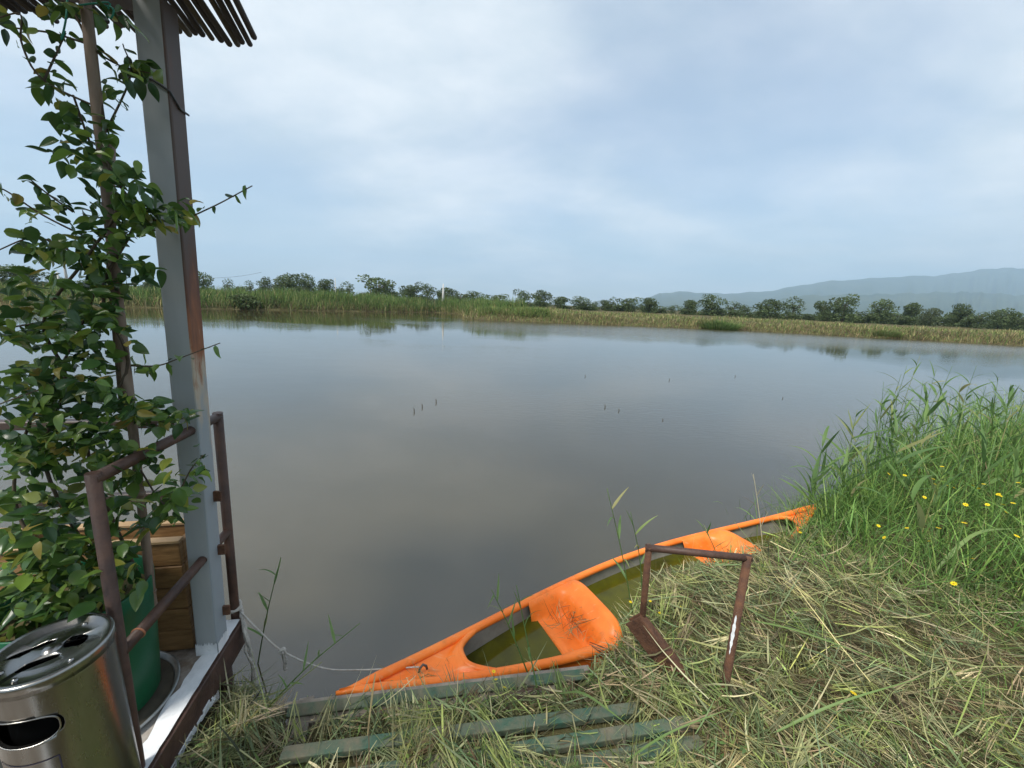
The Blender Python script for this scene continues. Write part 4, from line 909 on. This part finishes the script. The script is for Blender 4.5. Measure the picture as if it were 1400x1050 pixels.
hay = [lying(34000, 6.5, .04, .15, .002, .005, [BR2, DK, ST, OL], [4, 5.5, 1.8, 1.6], .0, .025, .25, .22),  # bottom layer: dark dead straw, with shade of the gaps put into its colour
       lying(30000, 6.5, .03, .13, .0018, .0045, [OL, GG, ST, YG, BR2, DK], [4, 4, 2.6, 1.6, 1.8, 2], .012, .055, .55, .2, jit=.38),
       lying(6000, 5.5, .08, .2, .003, .009, [GG, OL, ST, YG], [4, 3, 2.2, 1.4], .03, .07, .35, .15, jit=.35),
       lying(800, 4.0, .2, .42, .003, .008, [GG, YG, ST, OL], [3, 2, 2.4, 2], .05, .09, .16, .12, jit=.3),
       locks(2600, 12, 5.5, .07, .24, .002, .006, [GG, OL, ST, YG, BR2], [4, 3.5, 2.6, 2, 1.2], .025, .075)]
stuff('cut_grass', hay, m_blade, 'matted swath of freshly cut grass and straw covering the bank', 'cut grass')
def standing(p, lmin, lmax, wmin, wmax, cols, wts, lean=.25, bend=(.1, 1.0), segs=4, lift=0., tip=1.15, scale=None):
    n = len(p); z = gz(p[:, 0], p[:, 1]); L_ = rng.uniform(lmin, lmax, n) * (1 if scale is None else scale)
    return blades(np.stack([p[:, 0], p[:, 1], z + lift], 1), rng.uniform(0, 6.28, n), np.pi / 2 - np.abs(rng.normal(0, lean, n)), L_, rng.uniform(wmin, wmax, n), rng.uniform(*bend, n), pick(n, cols, wts), segs=segs, tipcol=tip, roll=rng.normal(0, .5, n))
sp = land_pts(22000, 5.5); sp = sp[~tallmask(sp)]; sp = sp[(~plankmask(sp)) | (rng.uniform(0, 1, len(sp)) < .06)]
sp = sp[rng.uniform(0, 1, len(sp)) < np.clip(.45 + .7 * wob(sp[:, 0], sp[:, 1], 1.4), .12, 1)]
stuff('grass_shoots', [standing(sp, .05, .17, .0018, .005, [(.13, .21, .055), (.19, .26, .07), (.34, .31, .14), (.09, .14, .05)], [4, 3, 2.4, 2], .55, (.1, 1.2), 3, .02)], m_blade, 'short green shoots and stubble poking up through the cut grass', 'grass')
T1_, T2_, T3_, T4_ = (.125, .225, .05), (.075, .15, .035), (.20, .31, .07), (.30, .29, .12)
tp = land_pts(90000, 11, 2.0, 20, 100, -.25); tp = tp[tallmask(tp)]
edge_s = np.clip(.45 + .75 * sm(-.1, .9, sdf(tp[:, 0], tp[:, 1]) * .0 + np.hypot(tp[:, 0] - 2.9, tp[:, 1] - 2.6) * .5), .4, 1.2)
k_ = min(len(tp), 21000); tp_ = tp[:k_]; es = edge_s[:k_]
bx_, by_, _z = pxg(land_all := land_pts(26000, 6.0, 1.2, 20, 80)); tm_ = tallmask(land_all); dyb = by_ - (722 + (bx_ - 1086) * .40); bl_ = land_all[(~tm_) & (bx_ > 1060) & (dyb < 75) & (rng.uniform(0, 1, len(dyb)) < np.clip(1 - dyb / 75, 0, 1) * .75)]
stuff('tall_grass', [standing(bl_, .10, .34, .0025, .007, [T1_, T2_, T3_, T4_], [4, 3, 2.4, 1.4], .5, (.2, 1.4), 3, 0, 1.15), standing(tp_[:k_ * 3 // 4], .32, .84, .003, .0105, [T1_, T2_, T3_, T4_], [4, 4, 2.4, .5], .28, (.1, 1.3), 4, 0, 1.2, es[:k_ * 3 // 4]), standing(tp_[k_ * 3 // 4:], .12, .3, .004, .010, [T2_, T1_, T3_], [4, 3, 1], .5, (.2, 1.5), 3, 0, 1.1)],
      m_blade, 'dense tall green grass growing on the bank beside the canoe stern', 'grass')

# low broad-leaved weeds in the cuttings, and grass hanging over the stern
wp = land_pts(7000, 5.0); wp = wp[~plankmask(wp)]; wp = wp[rng.uniform(0, 1, len(wp)) < np.clip(.35 + .9 * wob(wp[:, 0] + 7, wp[:, 1] + 2, 1.3), .05, 1)]
wp = np.repeat(wp, 3, 0) + rng.normal(0, .018, (len(wp) * 3, 2)); n_ = len(wp)
wz = gz(wp[:, 0], wp[:, 1]) + rng.uniform(.02, .085, n_)
stuff('low_weeds', [blades(np.stack([wp[:, 0], wp[:, 1], wz], 1), rng.uniform(0, 6.28, n_), rng.normal(.35, .4, n_), rng.uniform(.014, .038, n_), rng.uniform(.005, .012, n_), rng.uniform(.2, 1.2, n_), pick(n_, [(.10, .17, .05), (.15, .21, .06), (.2, .21, .08), (.07, .12, .04)], [4, 3, 2, 2]), segs=3)], m_blade, 'small broad-leaved weeds sprouting through the cut grass', 'weeds')
sc_ = P(1118, 694, .25); n_ = 1100; qp = np.stack([sc_[0] + rng.normal(.04, .26, n_), sc_[1] + rng.normal(-.17, .15, n_)], 1); qz = np.maximum(gz(qp[:, 0], qp[:, 1]), .1)
stuff('stern_grass', [blades(np.stack([qp[:, 0], qp[:, 1], qz], 1), rng.uniform(0, 6.28, n_), np.pi / 2 - np.abs(rng.normal(0, .4, n_)), rng.uniform(.15, .45, n_), rng.uniform(.003, .007, n_), rng.uniform(.2, 1.3, n_), pick(n_, [T1_, T2_, T3_], [3, 3, 2]), segs=4)], m_blade, 'green grass hanging over the pointed stern of the canoe', 'grass')
# --- single reeds
m_reed = leaf_mat('reed_leaf', .35, .5, hue=[(.09, .165, .05), (.125, .215, .06), (.10, .185, .065), (.18, .28, .08), (.30, .28, .12)], spec=.3)
m_dry = leaf_mat('dry_reed', .2, .6, hue=[(.34, .31, .2), (.42, .38, .25)], spec=.2)
def reed_leaf(seed, droop):
    rr2 = random.Random(seed); n = 9; vs, fs = [], []
    e = .95; x = z = 0.
    for i in range(n + 1):
        t = i / n; hw_ = .042 * (.45 + 1.4 * min(t * 2.2, .5)) * (1 - t ** 1.8) ** .9 + .0008
        vs += [(x, -hw_, z + hw_ * .35), (x, 0, z), (x, hw_, z + hw_ * .35)]; st = 1 / n; x += math.cos(e) * st; z += math.sin(e) * st; e -= droop / n
    for i in range(n):
        for j in (0, 1): a = i * 3 + j; fs.append([a, a + 3, a + 4, a + 1])
    return MB().add(vs, fs, True).mesh('leaf')
RL = [reed_leaf(k, d_) for k, d_ in enumerate((.1, .35, .8, 1.5))]
RLD = [RL[0].copy(), RL[1].copy()]
for me in RL: me.materials.append(m_reed)
for me in RLD: me.materials.append(m_dry)
def reed(base, top, nl, llen, label, group=None, dry=False, cat='reed', name='reed', spread=1.0):
    base, top = np.asarray(base, float), np.asarray(top, float); o = root(name, base, label, cat, group)
    mid = (base + top) / 2 + np.array([rng.normal(0, .012), rng.normal(0, .012), 0]) * np.linalg.norm(top - base)
    pts = spl([base - [0, 0, .05], mid, top], 14); ln_ = np.linalg.norm(top - base)
    part('stem', MB().tube(pts, [.0032 * (1 - .72 * i / 13) + .0006 for i in range(14)], 6), m_dry if dry else m_reed, o, base)
    a0 = rng.uniform(0, 6.28)
    for k in range(nl):
        t_ = (.28 + .70 * (k + .5) / nl) if nl > 1 else .9; p_ = pts[int(t_ * 13)]; L_ = llen * rng.uniform(.7, 1.15) * (1 - .35 * max(0, t_ - .75) * 3)
        lf = link('leaf', (RLD if dry else RL)[int(rng.integers(2 if dry else 4))], None, o, p_ - base); lf.scale = (L_, L_ * rng.uniform(.75, 1.2), L_)
        lf.rotation_euler = (rng.normal(0, .25), -rng.normal(.05, .2) * spread, a0 + k * 2.6 + rng.normal(0, .4))
    return o
RG = 'reeds at the edge of the pond by the canoe stern'; RLAB = 'green reed with long pointed leaves among the tall grass by the canoe stern'
spots = [(1232, 512, 4.3), (1262, 520, 4.5), (1290, 522, 4.2), (1312, 528, 4.6), (1348, 528, 4.5), (1376, 545, 4.4), (1218, 560, 3.9), (1140, 612, 3.5), (1180, 588, 3.7), (1258, 486, 4.6), (1240, 500, 4.4), (1208, 522, 4.0), (1205, 545, 3.8), (1228, 530, 4.2), (1168, 575, 3.6), (1172, 560, 3.7), (1126, 600, 3.4), (1112, 640, 3.3), (1280, 505, 4.8), (1302, 500, 4.6), (1300, 540, 4.0), (1322, 540, 4.4), (1340, 545, 4.2), (1360, 540, 4.0), (1382, 525, 3.8), (1398, 555, 3.6), (1270, 560, 3.6),
         (1190, 610, 3.3), (1225, 590, 3.4), (1150, 640, 3.2), (1250, 620, 3.1), (1310, 600, 3.2), (1350, 600, 3.0), (1390, 620, 2.8), (1290, 640, 2.8), (1240, 545, 4.1), (1420, 540, 3.8), (1445, 530, 3.6), (1335, 500, 5.2), (1365, 515, 5.2)]
for x, y, Y in spots:
    tp_q = D(x, y, Y); bx, by = tp_q[0] + rng.normal(.03, .08), tp_q[1] + rng.normal(0, .06); b_ = np.array([bx, by, max(0., float(gz(bx, by)))])
    reed(b_, tp_q, int(rng.integers(6, 10)), rng.uniform(.26, .38), RLAB, RG)
def at_ground(x, y, z): return P(x, y, z)
reed(P(868, 838, .3), D(830, 668, 1.9), 5, .17, 'young green reed leaning over the canoe beside the rusty frame', spread=1.2)
reed(P(880, 830, .3), D(862, 700, 1.9), 5, .16, 'small leafy reed shoot growing against the rusty frame')
reed(P(725, 915, .3), D(672, 806, 1.62), 8, .13, 'spiky green reed seedling rising in front of the canoe cockpit', spread=1.3)
reed(P(742, 960, .34), D(706, 800, 1.5), 5, .12, 'thin reed stalk crossing the canoe cockpit')
reed(P(352, 968, .25), D(492, 852, 1.35), 5, .11, 'reed shoot leaning over the water below the mooring rope', spread=1.2)
reed(P(350, 905, .0), D(384, 762, 1.6), 6, .14, 'pale green reed growing in the water beside the deck corner', spread=1.2)
reed(P(330, 990, .3), D(440, 905, 1.3), 4, .10, 'slender reed shoot beside the deck beam')
reed(P(1046, 752, .3), D(1030, 648, 2.85), 4, .14, 'dry pale reed stalk with bare side shoots beside the canoe stern', dry=True)
reed(P(985, 760, .3), D(958, 716, 2.5), 4, .13, 'low reed shoot between the canoe seat and the rusty frame')
reed(P(1272, 770, .42), D(1215, 610, 2.6), 4, .4, 'broad bright reed blade arching over the yellow flowers')
def arch(x0, y0, x1, y1, hgt, label, wd=.016, z=.42):
    a, b_ = P(x0, y0, z), P(x1, y1, z + .25); q = spl([a, a * .6 + b_ * .4 + ez * hgt, b_], 14); d_ = nrm((b_ - a) * [1, 1, 0]); n_ = np.array([-d_[1], d_[0], .5])
    vs = []
    for i, p in enumerate(q):
        t_ = i / 13; h_ = wd * (.5 + min(t_ * 2, .5)) * (1 - t_ ** 2) * .5 + .0006; vs += [p - n_ * h_, p + ez * -.0015, p + n_ * h_]
    mb = MB().add(vs, [[i * 3 + j, i * 3 + 3 + j, i * 3 + 4 + j, i * 3 + 1 + j] for i in range(13) for j in (0, 1)], True)
    o = link('grass_blade', mb.mesh('grass_blade', a), m_arch, None, a); tag(o, label, 'grass blade')
m_arch = leaf_mat('pale_grass_blade', .3, .5, hue=[(.15, .24, .07), (.2, .28, .09)], spec=.3)
arch(1270, 790, 1392, 722, .16, 'broad pale green blade arching across the yellow flowers', .02)
arch(1330, 850, 1262, 775, .12, 'pale blade bending back over the edge of the cut grass', .018)
arch(1062, 1000, 1262, 926, .03, 'long yellow-green blade lying over the cut grass behind the single flower', .008, .46)
arch(1260, 1050, 1216, 930, .03, 'straight grey-green stalk lying on the cut grass', .009, .46)
arch(1010, 845, 1262, 925, .03, 'long pale stalk lying slantwise across the cut grass', .008, .47)
arch(856, 1040, 1000, 968, .03, 'bent pale straw lying beside the foot of the rusty frame', .006, .45)
arch(765, 948, 860, 992, .05, 'pale green blade crossing the green plank', .010, .4)

# --- yellow flowers
m_yel = leaf_mat('yellow_petal', .2, .6, c=(.78, .60, .01), var=.12)
m_eye = mat('flower_centre', (.5, .3, .01), rough=.7)
def petal_mesh():
    mb = MB()
    for k in range(9):
        a = 6.283 * k / 9; c_, s_ = math.cos(a), math.sin(a); pts = [(.002, -.0012, 0), (.007, -.0028, .0016), (.0115, 0, .001), (.007, .0028, .0016), (.002, .0012, 0)]
        mb.add([(x * c_ - y * s_, x * s_ + y * c_, z) for x, y, z in pts], [[0, 1, 2, 3, 4]])
    return mb.mesh('petals')
PM = petal_mesh(); PM.materials.append(m_yel); EM = MB().lathe([(.0032, 0.0005), (.003, .002), (.001, .003)], (0, 0, 0), 10).mesh('flower_centre'); EM.materials.append(m_eye)
m_fst = mat('flower_stem', (.09, .15, .04), rough=.6)
FG = 'small yellow flowers in the tall grass'; FL = 'small yellow wildflower on a thin stem in the tall green grass'
fl_px = [(1201, 719), (1209, 735), (1237, 650), (1215, 648), (1264, 680), (1276, 655), (1278, 662), (1295, 664), (1304, 667), (1283, 722), (1270, 740), (1318, 715), (1330, 664), (1338, 668), (1368, 678), (1372, 690), (1385, 688), (1390, 733), (1365, 676), (1350, 690), (1330, 764), (1288, 638), (1240, 722), (1345, 662), (1375, 700), (1320, 690), (1392, 660), (1304, 798)]
def flower(x, y, zf, label, group=None, k=1.0):
    p_ = P(x, y, zf); g_ = float(gz(p_[0], p_[1])); b_ = np.array([p_[0] + rng.normal(0, .02), p_[1] + rng.normal(0, .02), g_]); o = root('yellow_flower', b_, label, 'flower', group)
    part('stem', MB().tube(spl([b_ - [0, 0, .02], (b_ + p_) / 2 + [.006, .004, 0], p_], 6), .0013, 5), m_fst, o, b_)
    h_ = link('petals', PM, None, o, p_ - b_); h_.rotation_euler = (rng.normal(.35, .25), rng.normal(0, .3), rng.uniform(0, 6)); h_.scale = (k, k, k)
    link('flower_centre', EM, None, h_)
for x, y in fl_px: flower(x, y, rng.uniform(.80, .98), FL, FG, rng.uniform(.85, 1.25))
flower(1167, 948, .55, 'single yellow flower lying alone on the cut grass', None, 1.1)
for x, y in ((678, 929), (675, 918), (690, 940)): flower(x, y, .40, 'tiny yellow flower at the plank edge in front of the canoe cockpit', 'yellow flowers at the plank edge', .8)
for x, y in ((1098, 697), (1094, 722), (1094, 728), (1112, 702)): flower(x, y, .42, 'tiny yellow flower in the grass over the canoe stern', 'yellow flowers over the canoe stern', 1.1)
for x, y in ((889, 822), (930, 830), (925, 815), (862, 823), (902, 838)): flower(x, y, .42, 'tiny yellow flower in the weeds beside the left leg of the rusty frame', 'yellow flowers by the rusty frame', .8)

# --- straw caught in the canoe
cs_ = [(1.3, .02, .10, 90, .07), (1.42, -.08, .12, 90, .07), (.42, -.05, .10, 70, .09), (.3, -.02, .07, 30, .05), (2.8, -.05, .12, 150, .12), (2.0, -.16, .1, 120, .14), (1.75, -.2, .09, 120, .13), (3.3, -.1, .12, 120, .12), (2.4, -.18, .12, 160, .14)]
vf = []
for s_, y_q, zoff, n_, sp_ in cs_:
    pts = np.array([cp_(s_ + rng.normal(0, sp_), y_q + rng.normal(0, .05), float(zg(s_)) - zoff * rng.uniform(.3, 1) + .02) for _ in range(n_)])
    vf.append(blades(pts, rng.uniform(0, 6.28, n_), rng.normal(.1, .3, n_), rng.uniform(.04, .15, n_), rng.uniform(.0015, .004, n_), rng.normal(.1, .5, n_), pick(n_, [BR2, OL, ST, GG, DK], [3, 3, 2, 2, 2]), segs=3))
stuff('loose_straw', vf, m_blade, 'loose cut straw scattered over the canoe seat and bow deck', 'straw')

#@@HAZE
hz = bpy.data.materials.new('haze_air'); hz.use_nodes = True; t = hz.node_tree; t.nodes.clear()
vo_ = t.nodes.new('ShaderNodeVolumePrincipled'); vo_.inputs['Color'].default_value = (.53, .715, .90, 1); vo_.inputs['Density'].default_value = 2.0e-4; vo_.inputs['Anisotropy'].default_value = .1
out_n = t.nodes.new('ShaderNodeOutputMaterial'); t.links.new(vo_.outputs[0], out_n.inputs['Volume'])
mb = MB().box((0, 0, 448), (1, 0, 0), (0, 1, 0), (0, 0, 1), 9000, 9000, 450)
tag(link('haze', mb.mesh('haze'), hz), 'pale blue summer haze over the fields and hills', 'haze', kind='stuff')
